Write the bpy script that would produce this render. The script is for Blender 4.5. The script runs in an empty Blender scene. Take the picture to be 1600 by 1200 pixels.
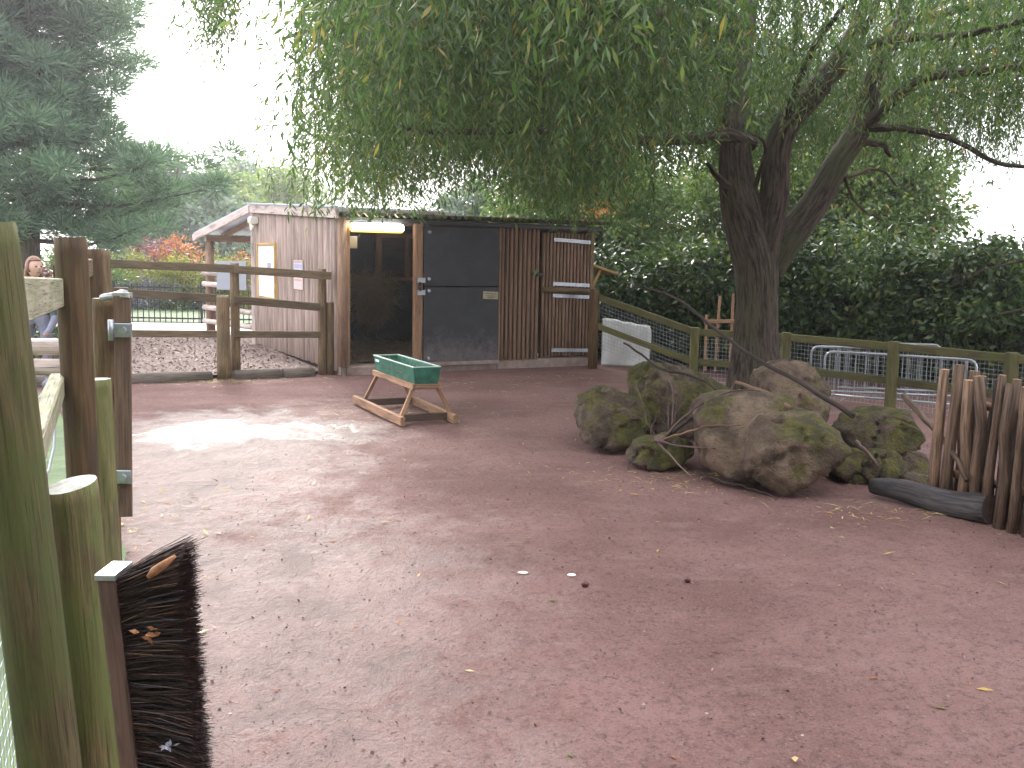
import bpy, bmesh, math, random
import numpy as np
from mathutils import Vector, Matrix
random.seed(7); RNG = np.random.default_rng(11)
R = math.radians
scene = bpy.context.scene
COL = scene.collection

# ------------------------------------------------------------------ camera
CAM_H, FPX, PITCH, ROLL = 1.6, 1600.0, math.atan(200/1600), R(1.0)
fw = np.array([0, math.cos(PITCH), -math.sin(PITCH)]); rt0 = np.array([1., 0, 0]); up0 = np.cross(rt0, fw)
rt = rt0*math.cos(ROLL)+up0*math.sin(ROLL); up = up0*math.cos(ROLL)-rt0*math.sin(ROLL)
EYE = np.array([0, 0, CAM_H])
cam = bpy.data.cameras.new('camera'); cam.sensor_width = 36; cam.lens = 36.0; cam.clip_end = 2000; cam.clip_start = .05
cam_o = bpy.data.objects.new('camera', cam); COL.objects.link(cam_o)
M = Matrix.Identity(4)
for i in range(3):
    M[i][0] = rt[i]; M[i][1] = up[i]; M[i][2] = -fw[i]; M[i][3] = EYE[i]
cam_o.matrix_world = M
scene.camera = cam_o

# ------------------------------------------------------------------ sky, sun, exposure
SUN_EL, SUN_AZ = R(32), R(-22)          # azimuth from +Y towards +X
world = bpy.data.worlds.new('World'); scene.world = world; world.use_nodes = True
wn = world.node_tree; wn.nodes.clear()
sky = wn.nodes.new('ShaderNodeTexSky'); sky.sky_type = 'NISHITA'; sky.sun_disc = False
sky.sun_elevation = SUN_EL; sky.sun_rotation = SUN_AZ; sky.air_density = 1.0; sky.dust_density = 3.0
mx = wn.nodes.new('ShaderNodeMix'); mx.data_type = 'RGBA'; mx.inputs[0].default_value = .80   # cloud cover over the clear sky
mx.inputs[7].default_value = (9.3, 9.5, 10.2, 1)
bg = wn.nodes.new('ShaderNodeBackground'); bg.inputs[1].default_value = .12
wo = wn.nodes.new('ShaderNodeOutputWorld')
wn.links.new(sky.outputs[0], mx.inputs[6]); wn.links.new(mx.outputs[2], bg.inputs[0]); wn.links.new(bg.outputs[0], wo.inputs[0])
sun = bpy.data.lights.new('sun', 'SUN'); sun.energy = 1.5; sun.angle = R(14); sun.color = (1, .95, .88)
sun_o = bpy.data.objects.new('sun', sun); COL.objects.link(sun_o); sun_o.location = (0, 0, 30)
sd = Vector((math.sin(SUN_AZ)*math.cos(SUN_EL), math.cos(SUN_AZ)*math.cos(SUN_EL), math.sin(SUN_EL)))
sun_o.rotation_euler = sd.to_track_quat('Z', 'Y').to_euler()
vs = scene.view_settings; vs.view_transform = 'Standard'; vs.look = 'None'; vs.exposure = 1.88; vs.gamma = 1
scene.cycles.max_bounces = 6; scene.cycles.diffuse_bounces = 3; scene.cycles.glossy_bounces = 2; scene.cycles.transmission_bounces = 2
scene.cycles.filter_width = 1.5; scene.cycles.use_denoising = True

# ------------------------------------------------------------------ measuring helpers
def ray(px, py): return fw+rt*(px-800)/FPX-up*(py-600)/FPX
def gp(px, py, z=0.):                       # where the photo's point meets level z
    d = ray(px, py); return EYE+d*((z-CAM_H)/d[2])
def at(px, py, y):                          # the photo's point at y metres out
    d = ray(px, py); return EYE+d*(y/d[1])
def A(*v): return np.array(v, float)

def _h(ix, iy, iz, s):
    n = (ix*374761393+iy*668265263+iz*2147483647+s*974711) & 0xffffffff
    n = ((n ^ (n >> 13))*1274126177) & 0xffffffff
    return ((n ^ (n >> 16)) & 0xffff)/65535.0
def vnoise(p, s=0):
    p = np.atleast_2d(np.asarray(p, float)); i = np.floor(p).astype(np.int64); f = p-i; f = f*f*(3-2*f); o = 0
    for a in (0, 1):
        for b in (0, 1):
            for c in (0, 1):
                w = (f[:, 0] if a else 1-f[:, 0])*(f[:, 1] if b else 1-f[:, 1])*(f[:, 2] if c else 1-f[:, 2])
                o = o+w*_h(i[:, 0]+a, i[:, 1]+b, i[:, 2]+c, s)
    return o
def fbm(p, s=0, oct=4):
    p = np.atleast_2d(np.asarray(p, float)); v = 0; a = .5; t = 0
    for k in range(oct): v = v+a*vnoise(p*2**k, s+k*17); t += a; a *= .55
    return v/t
def sstep(a, b, x):
    t = np.clip((np.asarray(x, float)-a)/(b-a), 0, 1); return t*t*(3-2*t)
def gz(x, y):                               # height of the yard
    x = np.asarray(x, float); y = np.asarray(y, float)
    q = np.stack([x.ravel(), y.ravel(), 0*x.ravel()], 1)
    n = ((fbm(q*.55, 3, 3)-.5)*.06+(fbm(q*3.1, 5, 3)-.5)*.018).reshape(x.shape)
    n = n*(1-.75*sstep(1.0, 0, np.hypot((x+2.9)/1.1, (y-9.0)/1.6)))
    return n*sstep(60, 30, np.hypot(x, y))-.13*sstep(2.0, 3.4, x)*sstep(10.3, 12, y)*sstep(40, 30, y)
def g1(x, y): return float(gz(np.array([x]), np.array([y]))[0])

# ------------------------------------------------------------------ objects helpers
ORG = {}
def tag(o, label=None, cat=None, group=None, kind=None):
    if label: o['label'] = label
    if cat: o['category'] = cat
    if group: o['group'] = group
    if kind: o['kind'] = kind
    return o
def thing(name, loc, label, cat, group=None):
    o = bpy.data.objects.new(name, None); COL.objects.link(o); o.location = loc; o.empty_display_size = .1
    ORG[o.name] = np.array(loc, float); return tag(o, label, cat, group)
def frame_axis(d):
    d = d/np.linalg.norm(d); h = A(0, 0, 1) if abs(d[2]) < .9 else A(1, 0, 0)
    a = np.cross(h, d); a /= np.linalg.norm(a); return a, np.cross(d, a), d
class MB:
    def __init__(s): s.v = []; s.f = []; s.m = []; s.g = []; s.n = 0; s.sm = []
    def add(s, V, F, m=0, g=None, smooth=False):
        V = np.asarray(V, float)
        s.v.append(V); s.g.append(V if g is None else np.asarray(g, float))
        for k, f in enumerate(F): s.f.append([i+s.n for i in f]); s.m.append(m if np.isscalar(m) else m[k]); s.sm.append(smooth)
        s.n += len(V); return s
    def box(s, p0, p1, w, h, upv=None, ch=.12, m=0, mend=None):
        """chamfered bar from p0 to p1, w wide, h high"""
        p0 = np.asarray(p0, float); p1 = np.asarray(p1, float); d = p1-p0; L = np.linalg.norm(d); d = d/L
        u = np.asarray(upv if upv is not None else ((0, 0, 1) if abs(d[2]) < .9 else (0, 1, 0)), float)
        a = np.cross(d, u); a /= np.linalg.norm(a); b = np.cross(a, d)
        c = ch*min(w, h); x, y = w/2, h/2
        pr = [(x-c, -y), (x, -y+c), (x, y-c), (x-c, y), (-x+c, y), (-x, y-c), (-x, -y+c), (-x+c, -y)]
        V = []; g = []; o = RNG.random(3)*20
        for t, P in ((0, p0), (L, p1)):
            for q in pr: V.append(P+a*q[0]+b*q[1]); g.append((q[0]+o[0], q[1]+o[1], t+o[2]))
        F = [[i, (i+1) % 8, 8+(i+1) % 8, 8+i] for i in range(8)]+[list(range(7, -1, -1)), list(range(8, 16))]
        me = m if mend is None else mend
        return s.add(V, F, [m]*8+[me, me], g)
    def tube(s, pts, rad, n=10, rough=0., m=0, mend=None, seed=0, smooth=True, flut=0., flat=1., cap=True, slant=None):
        pts = np.asarray(pts, float); rad = np.broadcast_to(np.asarray(rad, float), (len(pts),)); N = len(pts)
        T = np.gradient(pts, axis=0); T /= np.linalg.norm(T, axis=1)[:, None]
        a, b, _ = frame_axis(T[0]); V = []; g = []; o = RNG.random(3)*20; L = 0; an = np.arange(n)/n*2*math.pi
        for i in range(N):
            if i: L += np.linalg.norm(pts[i]-pts[i-1])
            a = a-T[i]*(a@T[i]); a /= np.linalg.norm(a); b = np.cross(T[i], a)
            k = np.ones(n)
            q = np.stack([np.cos(an)*1.3+seed*7.1, np.sin(an)*1.3+seed*3.3, np.full(n, L*1.6/max(rad[0], .02)*.05+seed)], 1)
            if rough: k = k+rough*(fbm(q*1.7, 9, 3)-.5)*2
            if flut:
                q2 = np.stack([np.cos(an)*6.0, np.sin(an)*6.0, np.full(n, L*.55)], 1); k = k+flut*(fbm(q2, 21+seed, 3)-.5)*2
            ring = pts[i]+np.outer(np.cos(an)*k*rad[i], a)*flat+np.outer(np.sin(an)*k*rad[i], b)
            if slant is not None and i == N-1: ring = ring+np.outer((ring-pts[i])@np.asarray(slant, float), T[i])
            V.append(ring); g += [(math.cos(t)*rad[i]+o[0], math.sin(t)*rad[i]+o[1], L+o[2]) for t in an]
        V = np.concatenate(V)
        F = [[i*n+j, i*n+(j+1) % n, (i+1)*n+(j+1) % n, (i+1)*n+j] for i in range(N-1) for j in range(n)]
        s.add(V, F, m, g, smooth)
        if cap:
            me = m if mend is None else mend
            s.f.append([s.n-len(V)+i for i in range(n-1, -1, -1)]); s.m.append(me); s.sm.append(False)
            s.f.append([s.n-n+i for i in range(n)]); s.m.append(me); s.sm.append(False)
        return s
    def build(s, name, mats, parent=None, origin=None, kind=None, label=None):
        V = np.concatenate(s.v); G = np.concatenate(s.g)
        if parent is not None: o0 = ORG[parent.name]
        else: o0 = A(*(origin if origin is not None else ((V[:, 0].min()+V[:, 0].max())/2, (V[:, 1].min()+V[:, 1].max())/2, V[:, 2].min())))
        me = bpy.data.meshes.new(name); me.from_pydata((V-o0).tolist(), [], s.f)
        mats = mats if isinstance(mats, (list, tuple)) else [mats]
        for m in mats: me.materials.append(m)
        me.polygons.foreach_set('material_index', s.m); me.polygons.foreach_set('use_smooth', s.sm)
        at_ = me.attributes.new('gv', 'FLOAT_VECTOR', 'POINT'); at_.data.foreach_set('vector', G.ravel().astype(np.float32))
        me.update()
        return link(name, me, parent, o0, kind, label)
def link(name, me, parent, o0, kind=None, label=None):
    o = bpy.data.objects.new(name, me); COL.objects.link(o)
    if parent is not None: o.parent = parent; ORG[o.name] = np.array(ORG[parent.name])
    else: o.location = o0; ORG[o.name] = np.array(o0, float)
    if kind: o['kind'] = kind
    if label: o['label'] = label
    return o
def quads(name, V, mat, parent=None, origin=(0, 0, 0), kind=None, vn=4, smooth=False):
    """V: (n,4,3) loose faces as one mesh (leaves, needles, chips)"""
    n, k = V.shape[:2]; o0 = ORG[parent.name] if parent is not None else A(*origin)
    me = bpy.data.meshes.new(name); me.vertices.add(n*k); me.vertices.foreach_set('co', (V-o0).reshape(-1).astype(np.float32))
    me.loops.add(n*k); me.loops.foreach_set('vertex_index', np.arange(n*k, dtype=np.int32))
    me.polygons.add(n); me.polygons.foreach_set('loop_start', np.arange(0, n*k, k, dtype=np.int32))
    try: me.polygons.foreach_set('loop_total', np.full(n, k, dtype=np.int32))
    except Exception: pass
    me.materials.append(mat); me.update(calc_edges=True); me.validate()
    return link(name, me, parent, o0, kind)
def unit(v): return v/np.maximum(np.linalg.norm(v, axis=-1, keepdims=True), 1e-9)
def leaves(c, d, nrm, L, W):
    """rhombic leaves at c along d, blade across, lightly folded"""
    n = len(c); d = unit(d); s = unit(np.cross(d, nrm)); L = np.broadcast_to(L, (n,))[:, None]; W = np.broadcast_to(W, (n,))[:, None]
    k = unit(np.cross(s, d))
    return np.stack([c, c+d*L*.45+s*W*.5, c+d*L+k*L*-.08, c+d*L*.45-s*W*.5], 1)
def rdir(n, zs=1.): v = RNG.normal(size=(n, 3)); v[:, 2] *= zs; return unit(v)

# ------------------------------------------------------------------ materials
def newmat(name):
    m = bpy.data.materials.new(name); m.use_nodes = True; nt = m.node_tree; nt.nodes.clear()
    out = nt.nodes.new('ShaderNodeOutputMaterial'); b = nt.nodes.new('ShaderNodeBsdfPrincipled'); nt.links.new(b.outputs[0], out.inputs[0])
    return m, nt, b, out
def nd(nt, t, **k):
    n = nt.nodes.new('ShaderNode'+t)
    for a, v in k.items(): setattr(n, a, v)
    return n
def setin(nt, n, i, v):
    if hasattr(v, 'is_linked') or isinstance(v, bpy.types.NodeSocket): nt.links.new(v, n.inputs[i])
    else: n.inputs[i].default_value = v
def mixc(nt, f, a, b, mode='MIX'):
    n = nd(nt, 'Mix', data_type='RGBA', blend_type=mode); setin(nt, n, 0, f)
    for i, c in ((6, a), (7, b)): setin(nt, n, i, c if isinstance(c, bpy.types.NodeSocket) else (*c[:3], 1))
    return n.outputs[2]
def math_(nt, op, a, b=0., c=None):
    n = nd(nt, 'Math', operation=op); setin(nt, n, 0, a); setin(nt, n, 1, b)
    if c is not None: setin(nt, n, 2, c)
    return n.outputs[0]
def noise(nt, vec, scale, detail=4, rough=.55, dist=0.):
    n = nd(nt, 'TexNoise'); n.inputs['Scale'].default_value = scale; n.inputs['Detail'].default_value = detail
    n.inputs['Roughness'].default_value = rough; n.inputs['Distortion'].default_value = dist
    if vec is not None: nt.links.new(vec, n.inputs['Vector'])
    return n.outputs['Fac']
def ramp(nt, f, a, b, lo=(0, 0, 0, 1), hi=(1, 1, 1, 1)):
    n = nd(nt, 'MapRange', interpolation_type='SMOOTHSTEP'); setin(nt, n, 0, f); n.inputs[1].default_value = a; n.inputs[2].default_value = b
    return n.outputs[0]
def scalev(nt, vec, sc):
    n = nd(nt, 'VectorMath', operation='MULTIPLY'); nt.links.new(vec, n.inputs[0]); n.inputs[1].default_value = sc; return n.outputs[0]
def gvec(nt):
    a = nd(nt, 'Attribute', attribute_name='gv'); oi = nd(nt, 'ObjectInfo')
    c = nd(nt, 'VectorMath', operation='ADD'); nt.links.new(a.outputs['Vector'], c.inputs[0])
    s = nd(nt, 'VectorMath', operation='SCALE'); s.inputs[0].default_value = (37, 19, 53); nt.links.new(oi.outputs['Random'], s.inputs[3])
    nt.links.new(s.outputs[0], c.inputs[1]); return c.outputs[0], oi.outputs['Random']
def bump(nt, b, h, st=.4, dist=.01):
    n = nd(nt, 'Bump'); n.inputs['Strength'].default_value = st; n.inputs['Distance'].default_value = dist; nt.links.new(h, n.inputs['Height'])
    nt.links.new(n.outputs[0], b.inputs['Normal']); return n
def wood(name, c1, c2, algae=0., alg_col=(.10, .13, .03), dark=(.05, .035, .025), rough=.8, gr=1., vary=.25):
    m, nt, b, _ = newmat(name); v, rnd = gvec(nt)
    gv_ = scalev(nt, v, (55*gr, 55*gr, 3.2*gr)); f = noise(nt, gv_, 1., 5, .6, .6)
    big = noise(nt, scalev(nt, v, (9, 9, 2.2)), 1., 4, .6)
    ck = noise(nt, scalev(nt, v, (150*gr, 150*gr, 3.5*gr)), 1., 3, .6, .3)
    col = mixc(nt, ramp(nt, f, .38, .62), c1, c2); col = mixc(nt, math_(nt, 'MULTIPLY', ramp(nt, f, .56, .72), .6), col, dark)
    col = mixc(nt, math_(nt, 'MULTIPLY', ramp(nt, ck, .60, .70), .75), col, dark)
    col = mixc(nt, math_(nt, 'MULTIPLY', ramp(nt, big, .46, .72), .6), col, dark)
    if algae:
        al = noise(nt, scalev(nt, v, (10, 10, 5.0)), 1., 6, .7)
        col = mixc(nt, math_(nt, 'MULTIPLY', ramp(nt, al, .62-.4*algae, .8-.3*algae), min(1, .5+algae*.45)), col, alg_col)
    k = math_(nt, 'MULTIPLY_ADD', rnd, vary*2, 1-vary)
    kk = nd(nt, 'Combine' + 'Color'); [nt.links.new(k, kk.inputs[i]) for i in range(3)]
    col = mixc(nt, 1., col, kk.outputs[0], 'MULTIPLY')
    nt.links.new(col, b.inputs['Base Color']); b.inputs['Roughness'].default_value = rough
    b.inputs['Specular IOR Level'].default_value = .35
    bump(nt, b, math_(nt, 'SUBTRACT', math_(nt, 'ADD', f, math_(nt, 'MULTIPLY', big, .5)), math_(nt, 'MULTIPLY', ramp(nt, ck, .58, .7), .8)), .7, .006); return m
def plain(name, col, rough=.5, metal=0., var=.15, sc=9., bst=.1, spec=.5):
    m, nt, b, _ = newmat(name); tc = nd(nt, 'TexCoord'); f = noise(nt, tc.outputs['Object'], sc, 6, .65)
    g = noise(nt, tc.outputs['Object'], sc*7, 3, .6)
    c = mixc(nt, ramp(nt, f, .3, .75), [x*(1-var) for x in col], [min(1, x*(1+var)) for x in col])
    c = mixc(nt, math_(nt, 'MULTIPLY', ramp(nt, g, .55, .8), var), c, [x*.5 for x in col])
    nt.links.new(c, b.inputs['Base Color']); b.inputs['Metallic'].default_value = metal
    nt.links.new(math_(nt, 'MULTIPLY_ADD', f, .25, rough-.12), b.inputs['Roughness']); b.inputs['Specular IOR Level'].default_value = spec
    bump(nt, b, g, bst, .004); return m
def leafmat(name, cols, rough=.5, trans=.35, spec=.4, tcol=None):
    m, nt, b, out = newmat(name); ge = nd(nt, 'NewGeometry'); r = ge.outputs['Random Per Island']
    cr = nd(nt, 'ValToRGB'); el = cr.color_ramp.elements
    while len(el) < len(cols): el.new(.5)
    for i, (p, c) in enumerate(cols): el[i].position = p; el[i].color = (*c, 1)
    nt.links.new(r, cr.inputs[0])
    tc = nd(nt, 'TexCoord'); f = noise(nt, tc.outputs['Object'], .9, 3)
    col = mixc(nt, math_(nt, 'MULTIPLY', ramp(nt, f, .35, .7), .35), cr.outputs[0], [x*.55 for x in cols[0][1]])
    nt.links.new(col, b.inputs['Base Color']); b.inputs['Roughness'].default_value = rough; b.inputs['Specular IOR Level'].default_value = spec
    t = nd(nt, 'BsdfTranslucent'); tint = mixc(nt, 1., col, tcol or (1.12, 1.28, .72), 'MULTIPLY'); nt.links.new(tint, t.inputs[0])
    mi = nd(nt, 'MixShader'); mi.inputs[0].default_value = trans; nt.links.new(b.outputs[0], mi.inputs[1]); nt.links.new(t.outputs[0], mi.inputs[2])
    nt.links.new(mi.outputs[0], out.inputs[0]); return m
MT = {}
MT['clad'] = wood('pole cladding', (.215, .125, .078), (.36, .225, .150), .12, rough=.75, vary=.10)
MT['clad_grey'] = wood('weathered cladding', (.30, .215, .175), (.46, .35, .295), .0, rough=.75, dark=(.09, .06, .05), vary=.15)  # paler cladding for the left wall, its brighter light put into the colour
MT['pine_post'] = wood('treated post', (.155, .098, .05), (.26, .175, .095), .3, (.12, .115, .045))
MT['rail'] = wood('fence rail', (.12, .08, .045), (.205, .145, .085), .28, (.10, .10, .045))
MT['algae_post'] = wood('algae post', (.085, .062, .026), (.165, .128, .055), .66, (.092, .110, .028), gr=1.5)
MT['brown_post'] = wood('brown post', (.085, .045, .018), (.155, .09, .038), .3, (.085, .085, .026), gr=1.2)
MT['green_rail'] = wood('green rail', (.10, .088, .036), (.165, .145, .062), .5, (.098, .112, .030))
MT['endgrain'] = plain('end grain', (.36, .36, .32), .85, var=.45, sc=22, bst=.6)
MT['board'] = wood('weathered board', (.30, .27, .17), (.42, .39, .27), .4, (.20, .22, .10))
MT['timber'] = wood('pale timber', (.34, .185, .105), (.47, .275, .165), .0, gr=.8)
MT['beam'] = wood('roof timber', (.36, .25, .18), (.48, .35, .26), .0)
MT['fascia'] = wood('fascia board', (.50, .40, .36), (.62, .51, .46), .0)
MT['gatewood'] = wood('gate wood', (.080, .048, .032), (.135, .085, .056), .1)
MT['darkwood'] = wood('dark wood', (.075, .045, .035), (.12, .075, .055), .1)
MT['picket'] = wood('rough picket', (.095, .056, .036), (.24, .148, .095), .15, (.08, .085, .045), dark=(.012, .010, .009), vary=.5)
MT['log'] = wood('old log', (.040, .034, .035), (.105, .088, .085), .0, dark=(.02, .018, .018))
MT['twig'] = wood('dead twig', (.075, .048, .040), (.15, .095, .075), .1, vary=.3)
MT['twig_dark'] = wood('dark twig', (.03, .02, .017), (.07, .046, .037), .0)
MT['twig_pale'] = wood('pale twig', (.15, .085, .055), (.26, .155, .10), .0, vary=.2)
MT['sleeper'] = wood('sleeper', (.12, .09, .07), (.20, .16, .13), .3, (.12, .13, .08))
MT['black'] = plain('black rubber board', (.030, .032, .040), .6, var=.35, sc=5, bst=.25)
def scuffed():
    m = plain('scuffed black board', (.030, .032, .040), .6, var=.35, sc=5, bst=.25); nt = m.node_tree; b = [n for n in nt.nodes if n.type == 'BSDF_PRINCIPLED'][0]; src = b.inputs['Base Color'].links[0].from_socket
    ge = nd(nt, 'NewGeometry'); sx = nd(nt, 'SeparateXYZ'); nt.links.new(ge.outputs['Position'], sx.inputs[0]); tc = nd(nt, 'TexCoord'); f = noise(nt, tc.outputs['Object'], 9, 8, .75)
    k = math_(nt, 'ADD', math_(nt, 'MULTIPLY', ramp(nt, sx.outputs[2], .85, .05), .75), math_(nt, 'MULTIPLY', math_(nt, 'SUBTRACT', f, .55), 1.6))
    nt.links.new(mixc(nt, math_(nt, 'MULTIPLY', ramp(nt, k, .1, .8), .8), src, (.17, .135, .13)), b.inputs['Base Color']); return m
MT['scuffed'] = scuffed()
MT['galv'] = plain('galvanised steel', (.40, .42, .45), .42, .8, .2, 20)
MT['wire'] = plain('galvanised wire', (.42, .45, .48), .45, .5, .15, 20)
MT['iron'] = plain('black iron', (.02, .02, .022), .45, .3)
MT['green'] = plain('green paint', (.022, .135, .088), .45, var=.4, sc=11, bst=.25)
MT['green_edge'] = plain('worn edge', (.42, .52, .46), .5, var=.2)
MT['white'] = plain('white paint', (.78, .78, .77), .5, var=.05)
MT['cream'] = plain('cream plastic', (.72, .68, .58), .45, var=.08)
MT['yellowwood'] = wood('varnished frame', (.48, .30, .10), (.58, .38, .14), .0)
MT['foam'] = plain('dirty white foam', (.68, .68, .66), .75, var=.14, sc=6, bst=.35)
MT['concrete'] = plain('reddish concrete', (.34, .25, .22), .85, var=.25, sc=8, bst=.5)
MT['grey_sign'] = plain('grey board', (.30, .315, .35), .5, var=.05)
MT['pink'] = plain('pink poster', (.66, .48, .43), .6, var=.1); MT['poster'] = plain('white poster', (.52, .48, .49), .6, var=.05)
MT['blue'] = plain('blue print', (.34, .35, .50), .6); MT['redprint'] = plain('red print', (.52, .28, .25), .6)
MT['inner'] = wood('inner boards', (.12, .07, .045), (.18, .11, .07), .0)
MT['plaque'] = plain('brass plate', (.42, .37, .24), .45, .2, .2, 15); MT['print'] = plain('dark print', (.10, .09, .07), .6)
MT['straw'] = leafmat('straw', [(0, (.36, .25, .10)), (.5, (.48, .36, .16)), (1, (.58, .47, .26))], .7, .1)
MT['bristle'] = leafmat('bristles', [(0, (.012, .007, .009)), (.78, (.035, .015, .015)), (.93, (.10, .042, .026)), (1, (.32, .17, .10))], .42, .0, .5)
MT['roofsheet'] = plain('mossy roof sheet', (.105, .10, .055), .85, var=.4, sc=4, bst=.3, spec=.2)
MT['roofmetal'] = plain('pale roof sheet', (.52, .55, .62), .4, .3, .1)
MT['gutter'] = plain('black gutter', (.018, .018, .018), .45)

def ground_mat():
    m, nt, b, _ = newmat('yard earth'); tc = nd(nt, 'TexCoord'); p = tc.outputs['Object']
    a = noise(nt, p, .8, 6, .6); f = noise(nt, p, 26, 6, .7); s = noise(nt, p, 170, 3, .7); mid = noise(nt, scalev(nt, p, (1, 2.2, 1)), 2.4, 5, .6, .4)
    g2 = noise(nt, p, 75, 4, .7); col = mixc(nt, ramp(nt, a, .36, .64), (.180, .090, .077), (.260, .142, .125))
    col = mixc(nt, math_(nt, 'MULTIPLY', ramp(nt, mid, .5, .75), .55), col, (.29, .178, .160))
    col = mixc(nt, math_(nt, 'MULTIPLY', ramp(nt, f, .50, .66), .6), col, (.085, .048, .042))
    col = mixc(nt, math_(nt, 'MULTIPLY', ramp(nt, g2, .56, .66), .65), col, (.30, .20, .175))
    col = mixc(nt, math_(nt, 'MULTIPLY', ramp(nt, g2, .43, .34), .7), col, (.045, .030, .028))
    col = mixc(nt, math_(nt, 'MULTIPLY', ramp(nt, s, .60, .72), .7), col, (.42, .32, .29))
    col = mixc(nt, math_(nt, 'MULTIPLY', ramp(nt, s, .40, .30), .6), col, (.085, .06, .06))
    sx = nd(nt, 'SeparateXYZ'); nt.links.new(p, sx.inputs[0])
    def blob(cx, cy, rx, ry):
        dx = math_(nt, 'DIVIDE', math_(nt, 'SUBTRACT', sx.outputs[0], cx), rx); dy = math_(nt, 'DIVIDE', math_(nt, 'SUBTRACT', sx.outputs[1], cy), ry)
        return math_(nt, 'SUBTRACT', 1., math_(nt, 'SQRT', math_(nt, 'ADD', math_(nt, 'MULTIPLY', dx, dx), math_(nt, 'MULTIPLY', dy, dy))))
    w = None
    for q in ((-2.75, 9.0, 1.15, 1.6), (-2.1, 9.2, 1.3, 1.0), (-1.95, 7.0, .6, 1.6), (-1.25, 5.0, .75, 1.4), (-.8, 3.4, .7, 1.0)):
        e = blob(*q); e = math_(nt, 'MULTIPLY', e, 1.6 if q[1] > 8 else .45); w = e if w is None else math_(nt, 'MAXIMUM', w, e)
    wn_ = noise(nt, scalev(nt, p, (1, .8, 1)), 3.2, 9, .72, .4)
    wet = ramp(nt, math_(nt, 'ADD', w, math_(nt, 'MULTIPLY', math_(nt, 'SUBTRACT', wn_, .5), 2.2)), .0, 1.05)
    col = mixc(nt, math_(nt, 'MULTIPLY', wet, .45), col, (.10, .06, .055))
    nt.links.new(col, b.inputs['Base Color'])
    dm = None
    for q in ((-2.3, 7.2, 1.7, 4.2), (-1.1, 4.4, 1.5, 2.8), (-.5, 2.6, 1.0, 1.6)):
        e = blob(*q); dm = e if dm is None else math_(nt, 'MAXIMUM', dm, e)
    damp = ramp(nt, math_(nt, 'ADD', dm, math_(nt, 'MULTIPLY', math_(nt, 'SUBTRACT', wn_, .5), 1.8)), -.05, .85)
    dry = math_(nt, 'SUBTRACT', math_(nt, 'MULTIPLY_ADD', mid, -.2, .92), math_(nt, 'MULTIPLY', damp, .44))
    ro = nd(nt, 'Mix', data_type='FLOAT'); nt.links.new(wet, ro.inputs[0]); nt.links.new(dry, ro.inputs[2]); ro.inputs[3].default_value = .27
    nt.links.new(ro.outputs[0], b.inputs['Roughness']); nt.links.new(math_(nt, 'ADD', math_(nt, 'MULTIPLY_ADD', wet, .45, .22), math_(nt, 'MULTIPLY', damp, .6)), b.inputs['Specular IOR Level'])
    h = math_(nt, 'ADD', math_(nt, 'MULTIPLY', f, 1.), math_(nt, 'ADD', math_(nt, 'MULTIPLY', g2, .7), math_(nt, 'MULTIPLY', s, .45))); h = math_(nt, 'MULTIPLY', h, math_(nt, 'MULTIPLY_ADD', wet, -.95, 1.))
    hp_ = nd(nt, 'TexVoronoi', feature='SMOOTH_F1'); hp_.inputs['Scale'].default_value = 5.5; hp_.inputs['Randomness'].default_value = 1.; nt.links.new(p, hp_.inputs['Vector'])
    sc_ = noise(nt, scalev(nt, p, (1.6, 1, 1)), 9, 6, .7, .8)
    h = math_(nt, 'ADD', h, math_(nt, 'MULTIPLY', math_(nt, 'MULTIPLY_ADD', wet, -.85, 1.), math_(nt, 'ADD', math_(nt, 'MULTIPLY', ramp(nt, hp_.outputs[0], .05, .32), .5), math_(nt, 'MULTIPLY', sc_, 2.2))))
    bump(nt, b, h, .95, .018); return m
MT['earth'] = ground_mat()
def grass_mat():
    m, nt, b, _ = newmat('grass sward'); tc = nd(nt, 'TexCoord'); f = noise(nt, tc.outputs['Object'], 3, 8, .7)
    c = mixc(nt, ramp(nt, f, .3, .7), (.05, .09, .03), (.12, .18, .06)); nt.links.new(c, b.inputs['Base Color']); b.inputs['Roughness'].default_value = .8
    bump(nt, b, f, .6, .03); return m
MT['grass'] = grass_mat()
MT['path'] = plain('pale gravel path', (.55, .52, .50), .8, var=.12, sc=5, bst=.3)
MT['mulch'] = plain('bark mulch', (.20, .14, .12), .85, var=.4, sc=12, bst=.8)
MT['chip'] = leafmat('bark chips', [(0, (.12, .07, .05)), (.4, (.24, .16, .12)), (.8, (.36, .27, .22)), (1, (.55, .46, .42))], .7, 0.)
MT['litter'] = leafmat('fallen leaves', [(0, (.40, .22, .05)), (.4, (.52, .36, .10)), (.7, (.45, .20, .09)), (1, (.62, .52, .25))], .6, .15)
MT['pebble'] = leafmat('grit', [(0, (.09, .05, .042)), (.5, (.15, .08, .066)), (.93, (.26, .155, .13)), (1, (.48, .40, .36))], .7, 0.)
MT['dead_leaf'] = plain('dead leaf', (.36, .16, .07), .7, var=.45, sc=60, bst=.6)
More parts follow.
